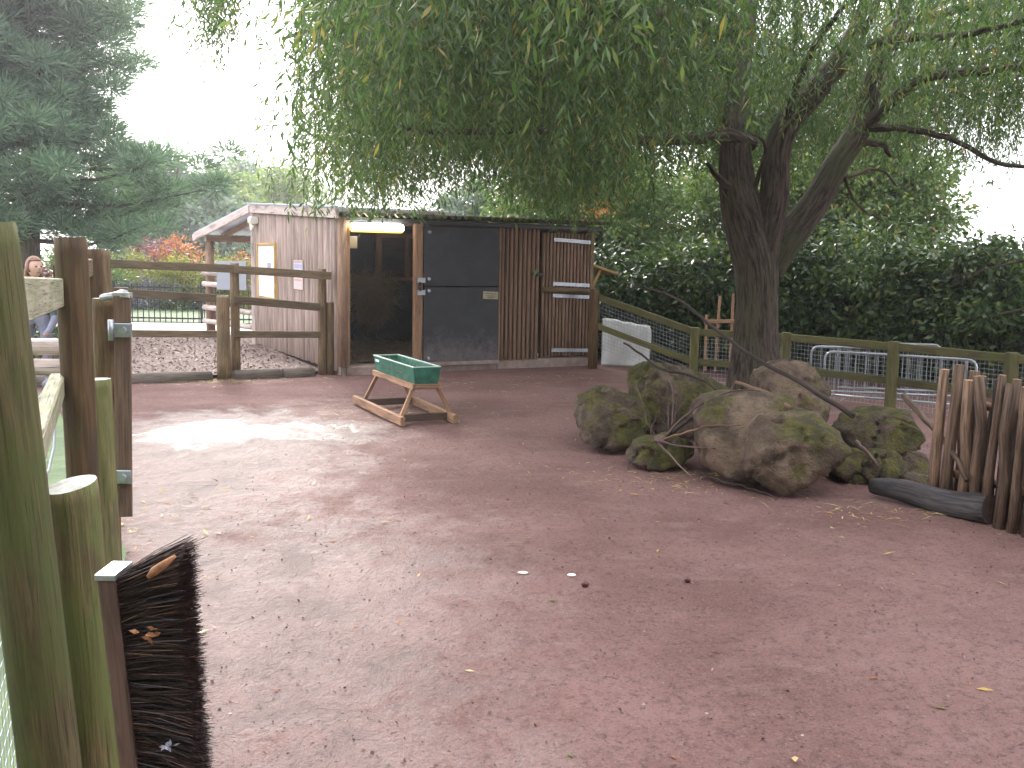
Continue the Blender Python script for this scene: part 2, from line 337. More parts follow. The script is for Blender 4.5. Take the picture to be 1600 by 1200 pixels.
def rock_mat(name, stone1, stone2, moss, amount):
    m, nt, b, _ = newmat(name); tc = nd(nt, 'TexCoord'); p = tc.outputs['Object']; ge = nd(nt, 'NewGeometry')
    f = noise(nt, p, 4, 7, .62, .4); g = noise(nt, p, 30, 5, .7); big = noise(nt, p, 2.2, 6, .65)
    c = mixc(nt, ramp(nt, f, .38, .62), stone1, stone2); c = mixc(nt, math_(nt, 'MULTIPLY', ramp(nt, g, .5, .75), .5), c, [x*.4 for x in stone1])
    sx = nd(nt, 'SeparateXYZ'); nt.links.new(ge.outputs['Normal'], sx.inputs[0])
    k = math_(nt, 'ADD', math_(nt, 'MULTIPLY', sx.outputs[2], .42), math_(nt, 'MULTIPLY', math_(nt, 'SUBTRACT', big, .5), 2.6))
    k = math_(nt, 'ADD', k, math_(nt, 'MULTIPLY', math_(nt, 'SUBTRACT', g, .5), .8))
    mm = ramp(nt, k, .42-amount, .80-amount)
    mc = mixc(nt, ramp(nt, noise(nt, p, 9, 5, .7), .35, .68), moss, [moss[0]*3.6, moss[1]*3.0, moss[2]*2.0])
    c = mixc(nt, math_(nt, 'MULTIPLY', mm, .88), c, mc)
    lich = ramp(nt, noise(nt, p, 13, 4, .7), .66, .74); c = mixc(nt, math_(nt, 'MULTIPLY', lich, .4), c, (.30, .33, .30))
    nt.links.new(c, b.inputs['Base Color']); b.inputs['Roughness'].default_value = .85; b.inputs['Specular IOR Level'].default_value = .3
    bump(nt, b, math_(nt, 'ADD', math_(nt, 'MULTIPLY', f, 1.5), math_(nt, 'ADD', g, math_(nt, 'MULTIPLY', noise(nt, p, 90, 3, .7), .5))), 1., .05); return m
MT['rock'] = rock_mat('mossy sandstone', (.105, .072, .050), (.27, .185, .130), (.040, .042, .011), .27)
MT['rock_moss'] = rock_mat('deep moss rock', (.09, .064, .046), (.22, .155, .112), (.040, .043, .010), .46)
def bark_mat():
    m, nt, b, _ = newmat('furrowed bark'); v, _r = gvec(nt)
    f = noise(nt, scalev(nt, v, (34, 34, 4.2)), 1., 6, .65, .5); g = noise(nt, scalev(nt, v, (90, 90, 30)), 1., 4, .6); big = noise(nt, scalev(nt, v, (2, 2, 1.2)), 1., 4)
    c = mixc(nt, ramp(nt, f, .36, .62), (.020, .014, .010), (.105, .078, .058)); c = mixc(nt, math_(nt, 'MULTIPLY', ramp(nt, g, .5, .8), .4), c, (.14, .11, .085))
    c = mixc(nt, math_(nt, 'MULTIPLY', ramp(nt, big, .45, .7), .55), c, (.065, .085, .026))
    nt.links.new(c, b.inputs['Base Color']); b.inputs['Roughness'].default_value = .85; b.inputs['Specular IOR Level'].default_value = .25
    bump(nt, b, math_(nt, 'ADD', math_(nt, 'MULTIPLY', f, 2.), math_(nt, 'MULTIPLY', g, .4)), .9, .03); return m
MT['bark'] = bark_mat()
MT['willow'] = leafmat('willow leaves', [(0, (.042, .086, .027)), (.45, (.078, .140, .042)), (.80, (.130, .196, .064)), (.95, (.20, .225, .08)), (1, (.38, .26, .06))], .42, .5, .45)
MT['pine'] = leafmat('pine needles', [(0, (.065, .125, .085)), (.6, (.13, .205, .14)), (1, (.22, .31, .20))], .6, .45, .3)
MT['laurel'] = leafmat('laurel leaves', [(0, (.024, .052, .018)), (.6, (.055, .098, .032)), (.92, (.11, .165, .052)), (1, (.21, .21, .06))], .36, .25, .5)
MT['laurel_light'] = leafmat('light laurel leaves', [(0, (.035, .068, .022)), (.5, (.078, .130, .040)), (.88, (.15, .21, .065)), (1, (.28, .27, .08))], .36, .3, .5)
MT['leaf_mid'] = leafmat('mid green leaves', [(0, (.060, .105, .028)), (.6, (.11, .180, .045)), (.93, (.18, .24, .06)), (1, (.33, .20, .06))], .45, .4)
MT['leaf_pale'] = leafmat('pale green leaves', [(0, (.13, .19, .06)), (.6, (.20, .27, .085)), (1, (.32, .35, .11))], .5, .4)
MT['leaf_grey'] = leafmat('grey green leaves', [(0, (.13, .18, .14)), (.6, (.20, .26, .20)), (1, (.28, .34, .26))], .5, .35)
MT['leaf_yellow'] = leafmat('yellow green leaves', [(0, (.13, .155, .03)), (.6, (.24, .25, .05)), (1, (.36, .33, .08))], .5, .4)
MT['leaf_purple'] = leafmat('purple leaves', [(0, (.14, .055, .07)), (.6, (.24, .10, .12)), (1, (.36, .19, .18))], .5, .35, tcol=(1.2, .9, .9))
MT['leaf_orange'] = leafmat('orange leaves', [(0, (.34, .12, .04)), (.6, (.50, .20, .07)), (1, (.55, .30, .10))], .5, .4, tcol=(1.2, 1, .8))
MT['leaf_lilac'] = leafmat('lilac grey flowers', [(0, (.16, .19, .17)), (.5, (.30, .30, .38)), (1, (.45, .42, .52))], .6, .3, tcol=(1, 1, 1))

# ================================================================== THE SETTING
def sheet(name, xs, ys, zf, mat, kind='structure'):
    X, Y = np.meshgrid(xs, ys); Z = zf(X, Y); V = np.stack([X, Y, Z], -1).reshape(-1, 3); nx = len(xs)
    F = [[j*nx+i, j*nx+i+1, (j+1)*nx+i+1, (j+1)*nx+i] for j in range(len(ys)-1) for i in range(nx-1)]
    b = MB(); b.add(V, F, 0, None, True); o = b.build(name, mat, origin=(0, 0, 0)); o['kind'] = kind; return o
xs = np.concatenate([[-120, -60, -30, -18, -12, -9], np.arange(-7, 7.01, .09), [9, 12, 18, 30, 60, 120]])
ys = np.concatenate([[-120, -60, -30, -10, -3, -.5], np.arange(.6, 16.5, .09), [18, 21, 26, 34, 60, 120]])
sheet('ground', xs, ys, gz, MT['earth'])

# yard fence line on the left (from the open gate to the stable corner)
FL = [A(-7.2, 11.2, 0), A(-4.75, 12.25, 0), A(-3.62, 12.81, 0), A(-2.50, 13.45, 0)]
# bark mulch paddock behind it, path, lawn
def poly_sheet(name, pts, z, mat, sub=14):
    bm = bmesh.new(); vs_ = [bm.verts.new((p[0], p[1], z)) for p in pts]; bm.faces.new(vs_)
    me = bpy.data.meshes.new(name); bm.to_mesh(me); bm.free(); me.materials.append(mat)
    o = link(name, me, None, A(0, 0, 0)); o['kind'] = 'structure'; return o
U3 = A(math.cos(R(27.5)), math.sin(R(27.5)), 0); V3 = A(-math.sin(R(27.5)), math.cos(R(27.5)), 0); SB = A(-2.25, 13.37, 0); ZZ = A(0, 0, 1)
def sp(s, v, z): return SB+U3*s+V3*v+ZZ*z       # a point of the stable: along the front, back from it, up
poly_sheet('mulch_ground', [(-7.25, 11.35), (-4.75, 12.37), (-3.62, 12.93), (-2.52, 13.52), tuple(sp(.05, 4.6, 0)[:2]), (-5.2, 19.0), (-9.5, 18.8), (-12, 14)], .045, MT['mulch'])
poly_sheet('path', [(-14, 18.0), (-9.5, 18.82), (-5.2, 19.02), (-3.4, 19.6), (-2.5, 22.0), (-16, 22.0)], .05, MT['path'])
poly_sheet('lawn', [(-22, 22.05), (-1.5, 22.05), (0, 34), (-26, 34)], .06, MT['grass'])
poly_sheet('verge', [(-14, -2), (-1.25, -2), (-1.28, 3.0), (-2.0, 5.2), (-5, 11), (-14, 12)], .035, MT['grass'])

# loose chips, grit, leaf litter
def scatter_flat(n, xy, z0, smin, smax, asp, tilt=.35):
    c = np.concatenate([xy, z0[:, None]], 1); a = RNG.random(n)*2*math.pi; d = np.stack([np.cos(a), np.sin(a), RNG.normal(size=n)*tilt], 1)
    nr = unit(np.stack([RNG.normal(size=n)*tilt, RNG.normal(size=n)*tilt, np.ones(n)], 1)); L = smin+(smax-smin)*RNG.random(n)**2
    return leaves(c, d, nr, L, L*asp)
def in_poly(x, y, P):
    c = np.zeros(len(x), bool); j = len(P)-1
    for i in range(len(P)):
        (xi, yi), (xj, yj) = P[i], P[j]; c ^= ((yi > y) != (yj > y)) & (x < (xj-xi)*(y-yi)/(yj-yi+1e-12)+xi); j = i
    return c
n = 26000; x = RNG.uniform(-8, -2.4, n); y = RNG.uniform(11.4, 19, n)
k = in_poly(x, y, [(-7.25, 11.4), (-4.75, 12.42), (-3.62, 12.98), (-2.6, 13.55), (-4.25, 17.3), (-5.2, 18.9), (-8, 18.7)])
xy = np.stack([x[k], y[k]], 1); tag(quads('bark_chips', scatter_flat(len(xy), xy, np.full(len(xy), .052), .02, .075, .45, .5), MT['chip']), 'loose bark chips covering the ground behind the rail fence', 'chips', kind='stuff')
n = 15000; t = RNG.random(n)**1.6; y = 1.6+t*11; x = (RNG.random(n)-.42)*2*(.62*y+.3)
k = (x > -1.0-.12*y) & (x < 5.6); xy = np.stack([x[k], y[k]], 1)
tag(quads('grit', scatter_flat(len(xy), xy, gz(xy[:, 0], xy[:, 1])+.002, .005, .020, .8, .6), MT['pebble']), 'fine grit strewn over the bare red earth', 'grit', kind='stuff')
# litter: denser under the fence at the left, round the rocks and the stable foot
def blobs(lst):
    o = []
    for cx, cy, sx_, sy_, m_ in lst: o.append(np.stack([cx+RNG.normal(size=m_)*sx_, cy+RNG.normal(size=m_)*sy_], 1))
    return np.concatenate(o)
xy = blobs([(-2.15, 5.9, .18, .7, 120), (-1.6, 4.3, .14, .5, 60), (1.5, 7.2, .5, .22, 70), (2.5, 6.3, .5, .2, 50), (.6, 9.6, 1.6, 1.8, 90), (2.0, 4.4, 1.4, 1.3, 22), (-3.6, 12.3, .9, .2, 80), (1.0, 13.6, .9, .25, 50), (-.3, 6, 1.3, 2.0, 30)])
tag(quads('leaf_litter', scatter_flat(len(xy), xy, gz(xy[:, 0], xy[:, 1])+.006, .03, .085, .28, .25), MT['litter']), 'small dry leaves and bits littered over the yard', 'leaves', kind='stuff')
def strands(xy, z0, L, w, tilt=.25, droop=None):
    n = len(xy); a = RNG.random(n)*2*math.pi; d = np.stack([np.cos(a), np.sin(a), np.abs(RNG.normal(size=n))*tilt], 1); d = unit(d)
    nr = unit(np.stack([RNG.normal(size=n)*.3, RNG.normal(size=n)*.3, np.ones(n)], 1)); LL = L*(.4+RNG.random(n))
    return leaves(np.concatenate([xy, z0[:, None]], 1), d, nr, LL, w)
xy = blobs([(-1.2, 10.3, .5, .5, 120), (-3.7, 12.5, .35, .12, 260), (-2.6, 12.9, .4, .2, 60), (-.6, 12.6, .8, .5, 90), (1.2, 7.4, .4, .25, 90), (2.4, 6.5, .5, .15, 70), (.4, 10, 1.5, 1.6, 60)])
tag(quads('straw_wisps', strands(xy, gz(xy[:, 0], xy[:, 1])+.006, .14, .006, .12), MT['straw']), 'loose straw wisps lying about the trough and stable', 'straw', kind='stuff')

# ================================================================== THE STABLE
shed = thing('stable', tuple(sp(1.9, 1.5, 0)), 'low brown half-round pole clad stable with open doorway and black split door', 'stable')
LF, LW = 3.83, 4.55
def roof_z(v): return 2.06+.15*v/LW
# plinth
b = MB(); b.box(sp(2.30, .10, .03), sp(LF, .10, .03), .2, .22); b.build('plinth', MT['concrete'], shed)
b = MB(); b.box(sp(.0, .14, .03), sp(2.29, .14, .03), .26, .18); b.build('door_sill', MT['concrete'], shed)
# cladding poles: one mesh each kind, many objects
def pole_mesh(name, L, r, mat):
    b = MB(); b.tube([(0, 0, 0), (0, 0, L*.33), (0, 0, L*.66), (0, 0, L)], [r*1.02, r, r*.98, r*.97], 8, .06)
    V = np.concatenate(b.v); me = bpy.data.meshes.new(name); me.from_pydata(V.tolist(), [], b.f); me.materials.append(mat)
    me.polygons.foreach_set('use_smooth', b.sm); a_ = me.attributes.new('gv', 'FLOAT_VECTOR', 'POINT'); a_.data.foreach_set('vector', np.concatenate(b.g).ravel().astype(np.float32)); me.update(); return me
def inst(name, me, parent, p, rz=0., sc=(1, 1, 1)):
    o = bpy.data.objects.new(name, me); COL.objects.link(o); o.parent = parent; o.location = p-ORG[parent.name]; o.rotation_euler = (0, 0, rz); o.scale = sc; return o
pm = [pole_mesh('cladding_pole', 1.0, .047, MT['clad']) for _ in range(3)]
def back_panel(name, p0, p1, z0, z1, mat, th=.03, off=None):
    b = MB(); m_ = (p0+p1)/2; b.box(p0+ZZ*((z0+z1)/2), p1+ZZ*((z0+z1)/2), th, z1-z0, ch=.02); return b.build(name, mat, shed)
# left wall
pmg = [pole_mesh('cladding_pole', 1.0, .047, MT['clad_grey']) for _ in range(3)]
nw = 34
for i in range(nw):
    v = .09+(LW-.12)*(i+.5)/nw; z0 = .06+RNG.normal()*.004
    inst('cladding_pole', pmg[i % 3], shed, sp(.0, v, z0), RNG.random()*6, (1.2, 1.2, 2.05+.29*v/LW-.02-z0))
b = MB(); q = [sp(.055, .05, .0), sp(.055, LW, .0)]
b.add([q[0]+ZZ*.02, q[1]+ZZ*.02, q[1]+ZZ*(roof_z(LW)-.03), q[0]+ZZ*(roof_z(0)-.03)]+[p+U3*.03 for p in (q[0]+ZZ*.02, q[1]+ZZ*.02, q[1]+ZZ*(roof_z(LW)-.03), q[0]+ZZ*(roof_z(0)-.03))], [[0, 1, 2, 3], [7, 6, 5, 4], [0, 4, 5, 1], [1, 5, 6, 2], [2, 6, 7, 3], [3, 7, 4, 0]])
b.build('side_wall', MT['darkwood'], shed)
# right wall, back wall (closed shell)
b = MB(); b.box(sp(LF-.03, .08, 1.05), sp(LF-.03, LW, 1.05), .05, 2.0, ch=.01); b.build('end_wall', MT['inner'], shed)
b = MB(); b.box(sp(.1, LW-.03, 1.1), sp(LF-.06, LW-.03, 1.1), .05, 2.2, ch=.01); b.build('back_wall', MT['inner'], shed)
# fixed cladding right of the split door
x0, x1 = 2.325, 2.955; nn = 9
for i in range(nn):
    s = x0+(x1-x0)*(i+.5)/nn; inst('cladding_pole', pm[i % 3], shed, sp(s, .02, .13+RNG.normal()*.006), RNG.random()*6, (.63, .63, 1.86))
back_panel('front_wall', sp(2.31, .065, 0), sp(2.965, .065, 0), .12, 1.99, MT['darkwood'])
# right-hand stable door of poles, strap hinges, bar
dr = MB(); dr.box(sp(2.985, .045, 1.05), sp(3.80, .045, 1.05), .03, 1.78, ch=.02); dro = dr.build('pole_door', MT['darkwood'], shed)
nn = 14; pm2 = [pole_mesh('door_pole', 1.0, .0245, MT['clad']) for _ in range(2)]
for i in range(nn):
    s = 2.99+(3.79-2.99)*(i+.5)/nn; wide = i < 3
    inst('door_pole', pm2[i % 2], dro, sp(s, .012, .16+RNG.normal()*.004), RNG.random()*6, (1, 1, (1.78 if not wide else 1.77)))
for (za, zb) in ((1.845, 1.815), (1.215, 1.19), (1.045, 1.02), (.255, .235)):
    h = MB(); h.box(sp(3.16, -.026, za), sp(3.775, -.026, zb), .008, .052, ch=.1); ho = h.build('strap_hinge', MT['galv'], dro)
    for s in (3.69, 3.74):
        h = MB(); h.tube([sp(s, -.028, zb+.004), sp(s, -.042, zb+.004)], .011, 6); h.build('bolt_head', MT['galv'], dro)
b = MB(); b.tube([sp(2.97, -.045, 1.128), sp(3.4, -.05, 1.115), sp(3.80, -.045, 1.10)], [.042, .046, .043], 10, .06); b.build('cross_bar', MT['pine_post'], dro)
b = MB(); b.box(sp(2.82, -.035, 1.352), sp(2.98, -.035, 1.345), .03, .045); b.tube([sp(2.88, -.04, 1.35), sp(2.88, -.09, 1.35)], .014, 8); b.build('latch', MT['iron'], dro)
b = MB(); b.box(sp(3.815, -.0, .13), sp(3.815, -.0, 1.95), .05, .06, upv=U3); b.build('corner_post', MT['pine_post'], shed)
# corner post and door posts
b = MB(); b.tube([sp(.015, -.02, .12), sp(.015, -.02, 1.0), sp(.02, -.02, 2.06)], [.068, .066, .064], 14, .03); b.build('corner_post', MT['clad'], shed)
b = MB(); b.box(sp(.085, -.015, .14), sp(.085, -.015, 2.04), .05, .06, upv=U3); b.build('door_post', MT['timber'], shed)
b = MB(); b.box(sp(.03, -.03, -.02), sp(.03, -.03, .13), .07, .07); b.build('post_foot', MT['sleeper'], shed)
b = MB(); b.box(sp(1.075, -.005, .10), sp(1.075, -.005, 2.02), .075, .125, upv=U3); b.build('door_post', MT['timber'], shed)
b = MB(); b.box(sp(2.305, .0, .10), sp(2.305, .0, 2.0), .05, .022, upv=U3); b.build('door_post', MT['timber'], shed)
b = MB(); b.box(sp(0, .03, 2.03), sp(LF, .03, 2.0), .05, .09); b.build('lintel', MT['darkwood'], shed)
# black split door
for nm, z0, z1, lb in (('upper_door', 1.178, 1.975, 'upper black door leaf'), ('lower_door', .125, 1.160, 'scuffed lower black door leaf')):
    b = MB(); b.box(sp(1.15, -.02, (z0+z1)/2), sp(2.285, -.02, (z0+z1)/2), .045, z1-z0, ch=.08); d_ = b.build(nm, MT['black' if nm == 'upper_door' else 'scuffed'], shed, label=lb)
    if nm == 'upper_door':
        bl = ((1.215, 1.275), (1.22, 1.90))
    else: bl = ((1.215, 1.115), (1.215, .20))
    for (s, z) in bl:
        b = MB(); b.tube([sp(s, -.045, z), sp(s, -.075, z)], .022, 8); b.build('bolt', MT['galv'], d_)
    zc = 1.255 if nm == 'upper_door' else 1.09
    b = MB(); b.box(sp(1.05, -.055, zc), sp(1.16, -.055, zc), .03, .07); b.build('hinge', MT['galv'], d_)
    b = MB(); b.box(sp(1.085, -.056, zc+(-.02 if nm == 'upper_door' else .02)), sp(1.085, -.056, 1.175+(.004 if nm == 'upper_door' else -.004)), .03, .035, upv=U3); b.build('hinge_plate', MT['iron'], d_)
    if nm == 'lower_door':
        b = MB(); b.box(sp(1.15, -.047, .115), sp(2.285, -.047, .115), .012, .05); b.build('kick_strip', MT['concrete'], d_)
        b = MB(); b.box(sp(2.035, -.048, 1.055), sp(2.265, -.048, 1.045), .012, .105); pq = b.build('name_plate', MT['plaque'], d_)
        for zz, a0, a1 in ((1.075, 2.06, 2.24), (1.045, 2.07, 2.22), (1.02, 2.09, 2.19)):
            b = MB(); b.box(sp(a0, -.055, zz), sp(a1, -.055, zz-.006), .003, .010); b.build('lettering', MT['print'], pq)
# interior
b = MB(); b.box(sp(.14, 2.0, .62), sp(2.35, 2.0, .62), .05, 1.16); b.build('black_partition', MT['black'], shed)
b = MB(); b.box(sp(.14, 1.97, 1.22), sp(2.35, 1.97, 1.22), .07, .05); b.build('partition_rail', MT['timber'], shed)
b = MB(); b.box(sp(.14, 2.3, 1.7), sp(1.25, 2.3, 1.7), .05, .95); b.build('black_panel', MT['black'], shed)
b = MB(); b.box(sp(1.25, 2.32, 1.9), sp(2.4, 2.32, 1.9), .05, .5); b.build('inner_boarding', MT['inner'], shed)
for s in (1.25, 1.72, 2.1):
    b = MB(); b.box(sp(s, 2.0, 1.245), sp(s, 2.0, 1.85), .06, .09, upv=U3); b.build('stud', MT['timber'], shed)
b = MB(); b.box(sp(1.2, 2.0, 1.88), sp(2.3, 2.0, 1.88), .06, .08); b.build('stud_rail', MT['timber'], shed)
b = MB(); b.box(sp(.12, .35, 1.05), sp(.12, 4.4, 1.05), .04, 2.0); b.build('side_lining', MT['black'], shed)
b = MB(); b.box(sp(2.4, .35, 1.05), sp(2.4, 2.4, 1.05), .04, 2.0); b.build('stall_partition', MT['black'], shed)
b = MB(); b.box(sp(.15, .25, 1.745), sp(.30, .25, 1.745), .06, .16); b.build('switch_box', MT['cream'], shed)
# straw bedding heap and hay
b = MB(); X, Y = np.meshgrid(np.linspace(.15, 2.3, 24), np.linspace(.4, 1.95, 18)); Zb = .10+.16*sstep(.5, 1.7, Y)*(1-.5*np.abs(X-1.1)/1.2)+.05*fbm(np.stack([X.ravel()*3, Y.ravel()*3, 0*X.ravel()], 1), 4).reshape(X.shape)
Vb = np.stack([sp(a_, c_, d_) for a_, c_, d_ in zip(X.ravel(), Y.ravel(), Zb.ravel())]); F = [[j*24+i, j*24+i+1, (j+1)*24+i+1, (j+1)*24+i] for j in range(17) for i in range(23)]
b.add(Vb, F, 0, None, True); bd = b.build('straw_bedding', MT['mulch'], origin=None); tag(bd, 'heap of straw bedding inside the open stable doorway', 'bedding')
i_ = RNG.integers(0, len(Vb), 2600); c = Vb[i_]+RNG.normal(size=(2600, 3))*A(.05, .05, .004)+ZZ*.012
quads('straw_stalks', leaves(c, rdir(2600, .3), rdir(2600)+A(0, 0, 1.5), .14+.1*RNG.random(2600), .006), MT['straw'], bd, kind='stuff')
n = 6000; t = RNG.random(n); cx = 1.05+RNG.normal(size=n)*(.17-.09*t); zz = 1.28-t*.62+RNG.normal(size=n)*.03; vv = 1.80-.14*np.sin(t*3)+RNG.normal(size=n)*.05
c = np.stack([sp(a_, c_, d_) for a_, c_, d_ in zip(cx, vv, zz)]); d = rdir(n, .8)+A(0, 0, -.6)
tag(quads('hay_bundle', leaves(c, d, rdir(n), .16+.14*RNG.random(n), .007), MT['straw'], origin=sp(1.05, 1.8, .6)), 'bundle of hay hanging over the inner rail of the stable', 'hay')
# rafters and roof
def corr(name, p00, du, dv, zf, mat, pitch=.105, amp=.026, nv=3, th=.006):
    nu = int(du/pitch*6); ss = np.linspace(0, du, nu); V = []; 
    for j in range(nv):
        for s in ss:
            V.append(p00(s, dv*j/(nv-1), amp*math.sin(s/pitch*2*math.pi)))
    V2 = [p-ZZ*th for p in V]; nV = len(V); F = []
    for j in range(nv-1):
        for i in range(nu-1):
            a_ = j*nu+i; F.append([a_, a_+1, a_+nu+1, a_+nu]); F.append([nV+a_, nV+a_+nu, nV+a_+nu+1, nV+a_+1])
    for i in range(nu-1): F.append([i, nV+i, nV+i+1, i+1]); e = (nv-1)*nu+i; F.append([e, e+1, nV+e+1, nV+e])
    for j in range(nv-1): e = j*nu; F.append([e, e+nu, nV+e+nu, nV+e]); e = j*nu+nu-1; F.append([e, nV+e, nV+e+nu, e+nu])
    b = MB(); b.add(np.array(V+V2), F, 0, None, True); return b.build(name, mat, shed)
for k_, (s0, s1) in enumerate(((-.06, 1.02), (1.02, 2.05), (2.05, 3.08), (3.08, 4.02))):
    corr('roof_sheet', lambda s, v, w, s0=s0, k_=k_: sp(s0+s, v-.13, roof_z(v)+.045+w+.003*k_-.016*(s0+s)/4), s1-s0+.03, LW+.2, None, MT['roofsheet'])
b = MB(); b.box(sp(-.02, -.05, 2.045), sp(3.95, -.05, 2.0), .05, .055); b.build('gutter', MT['gutter'], shed)
b = MB(); b.tube([sp(3.93, -.05, 2.0), sp(3.95, -.03, 1.93), sp(3.88, -.0, 1.84)], .028, 8); b.build('gutter_elbow', MT['gutter'], shed)
b = MB(); b.box(sp(-.075, -.10, 2.105), sp(-.075, LW+.12, 2.315), .035, .13); b.build('fascia_board', MT['fascia'], shed)
b = MB(); b.box(sp(-.085, -.10, 2.19), sp(-.085, LW+.15, 2.40), .05, .025); b.build('roof_flashing', MT['roofmetal'], shed)
# rear canopy
E0, E1 = sp(-.62, 6.75, 1.93), sp(3.6, 6.75, 1.93); R0, R1 = sp(-.09, LW+.05, 2.40), sp(3.7, LW+.05, 2.40)
b = MB(); b.add([R0, E0, E1, R1]+[p-ZZ*.03 for p in (R0, E0, E1, R1)], [[0, 1, 2, 3], [7, 6, 5, 4], [0, 4, 5, 1], [1, 5, 6, 2], [2, 6, 7, 3], [3, 7, 4, 0]]); b.build('canopy_roof', MT['roofmetal'], shed)
b = MB(); b.box(R0-ZZ*.10+A(-.01, -.01, 0), E0-ZZ*.10+A(-.01, -.01, 0), .035, .12); b.build('canopy_fascia', MT['fascia'], shed)
for t in (.12, .3, .5, .7, .9):
    b = MB(); b.box(R0*(1-t)+R1*t-ZZ*.08, E0*(1-t)+E1*t-ZZ*.08, .05, .09); b.build('rafter', MT['beam'], shed)
b = MB(); b.box(sp(-.45, 6.45, 1.82), sp(3.6, 6.45, 1.82), .08, .12); b.build('canopy_beam', MT['beam'], shed)
for s in (-.40, 1.6, 3.4):
    b = MB(); q = sp(s, 6.45, 0); b.tube([q+ZZ*0, q+ZZ*.9, q+ZZ*1.77], [.085, .08, .078], 12, .03); b.build('canopy_post', MT['clad'], shed)
for z in (1.20, 1.00, .57, .32):
    b = MB(); b.tube([sp(-.52, 6.42, z), sp(-.2, 5.4, z-.01), sp(-.05, LW+.12, z-.01)], [.047, .05, .046], 9, .05); b.build('side_rail', MT['fascia'], shed)
b = MB(); q = sp(-.03, LW+.03, 0); b.box(q, q+ZZ*2.3, .09, .09); b.build('corner_post', MT['fascia'], shed)
# small lean-to at the right end
b = MB(); b.box(sp(LF-.02, .28, 1.50), sp(LF+.47, .28, 1.36), .55, .035); b.build('side_roof', MT['yellowwood'], shed)
b = MB(); b.box(sp(LF+.02, .10, 1.08), sp(LF+.20, .10, 1.42), .05, .05, upv=V3); b.build('side_bracket', MT['yellowwood'], shed)

# things fixed to the stable
l = thing('strip_light', tuple(sp(.5, -.10, 1.93)), 'lit fluorescent strip light over the stable doorway', 'light')
m, nt, bs, out = newmat('lit tube'); em = nd(nt, 'Emission'); em.inputs[0].default_value = (1, .66, .10, 1); em.inputs[1].default_value = .9; nt.links.new(em.outputs[0], out.inputs[0])
b = MB(); b.tube([sp(.10, -.10, 1.915), sp(.12, -.10, 1.915), sp(.80, -.10, 1.915), sp(.82, -.10, 1.915)], [.03, .042, .042, .03], 12); b.build('diffuser', m, l)
m2, nt, bs, out = newmat('lit tube core'); em = nd(nt, 'Emission'); em.inputs[0].default_value = (1, .98, .93, 1); em.inputs[1].default_value = 22.0; nt.links.new(em.outputs[0], out.inputs[0])
b = MB(); b.tube([sp(.11, -.125, 1.938), sp(.81, -.125, 1.938)], .040, 12); b.build('tube', m2, l)
b = MB(); b.box(sp(.12, -.05, 1.985), sp(.80, -.05, 1.985), .05, .03); b.build('mount', MT['white'], l)
nb = thing('notice_board', tuple(sp(-.06, 3.58, .84)), 'white notice board in a varnished wood frame on the stable side', 'notice board')
b = MB(); b.box(sp(-.065, 3.06, 1.29), sp(-.065, 4.10, 1.29), .02, .82); b.build('panel', MT['white'], nb)
for a_, c_ in (((3.03, .86), (3.03, 1.74)), ((4.13, .86), (4.13, 1.74)), ((3.03, .86), (4.13, .86)), ((3.03, 1.72), (4.13, 1.72))):
    b = MB(); b.box(sp(-.07, a_[0], a_[1]), sp(-.07, c_[0], c_[1]), .04, .05, upv=U3); b.build('frame', MT['yellowwood'], nb)
b = MB(); b.box(sp(-.078, 3.3, 1.38), sp(-.078, 3.5, 1.38), .003, .1); b.build('print', MT['grey_sign'], nb)
pt = thing('poster', tuple(sp(-.06, 1.8, 1.33)), 'white poster with blue and red print, above the pink one', 'poster')
b = MB(); b.box(sp(-.056, 1.56, 1.41), sp(-.056, 2.03, 1.41), .008, .15); b.build('sheet', MT['poster'], pt)
b = MB(); b.box(sp(-.062, 1.60, 1.40), sp(-.062, 1.98, 1.40), .003, .06); b.build('blue_print', MT['blue'], pt)
b = MB(); b.box(sp(-.062, 1.58, 1.462), sp(-.062, 2.0, 1.462), .003, .025); b.build('red_print', MT['redprint'], pt)
pt = thing('poster', tuple(sp(-.06, 1.8, 1.06)), 'pink poster on the pole cladding, below the blue printed one', 'poster')
b = MB(); b.box(sp(-.056, 1.56, 1.15), sp(-.056, 2.03, 1.15), .008, .17); b.build('sheet', MT['pink'], pt)
b = MB(); b.box(sp(-.062, 1.6, 1.20), sp(-.062, 1.98, 1.20), .003, .022); b.build('print', MT['redprint'], pt)
b = MB(); b.box(sp(-.062, 1.6, 1.14), sp(-.062, 1.98, 1.14), .003, .05); b.build('print', MT['poster'], pt)
fl = thing('floodlight', tuple(sp(-.12, 4.2, 1.93)), 'small cream floodlight under the eave at the stable corner', 'lamp')
b = MB(); b.box(sp(-.12, 4.16, 2.11), sp(-.12, 4.36, 2.11), .13, .12, ch=.2); b.build('housing', MT['cream'], fl)
b = MB(); b.tube([sp(-.13, 4.24, 2.06), sp(-.14, 4.22, 1.99), sp(-.16, 4.20, 1.93)], [.05, .045, .025], 10); b.build('sensor', MT['cream'], fl)
gs = thing('sign_board', tuple(sp(-.36, 5.7, .9)), 'plain grey sign board fixed on the log rails behind the fence', 'sign')
c0, c1 = at(339, 430, 17.6), at(385, 431, 17.4); b = MB(); b.box(c0, c1, .02, .49); b.build('panel', MT['grey_sign'], gs)
for t in (.25, .75):
    b = MB(); q = c0*(1-t)+c1*t+A(0, .1, 0); b.box(q-ZZ*.2, q+ZZ*.2, .04, .08); b.build('batten', MT['beam'], gs)

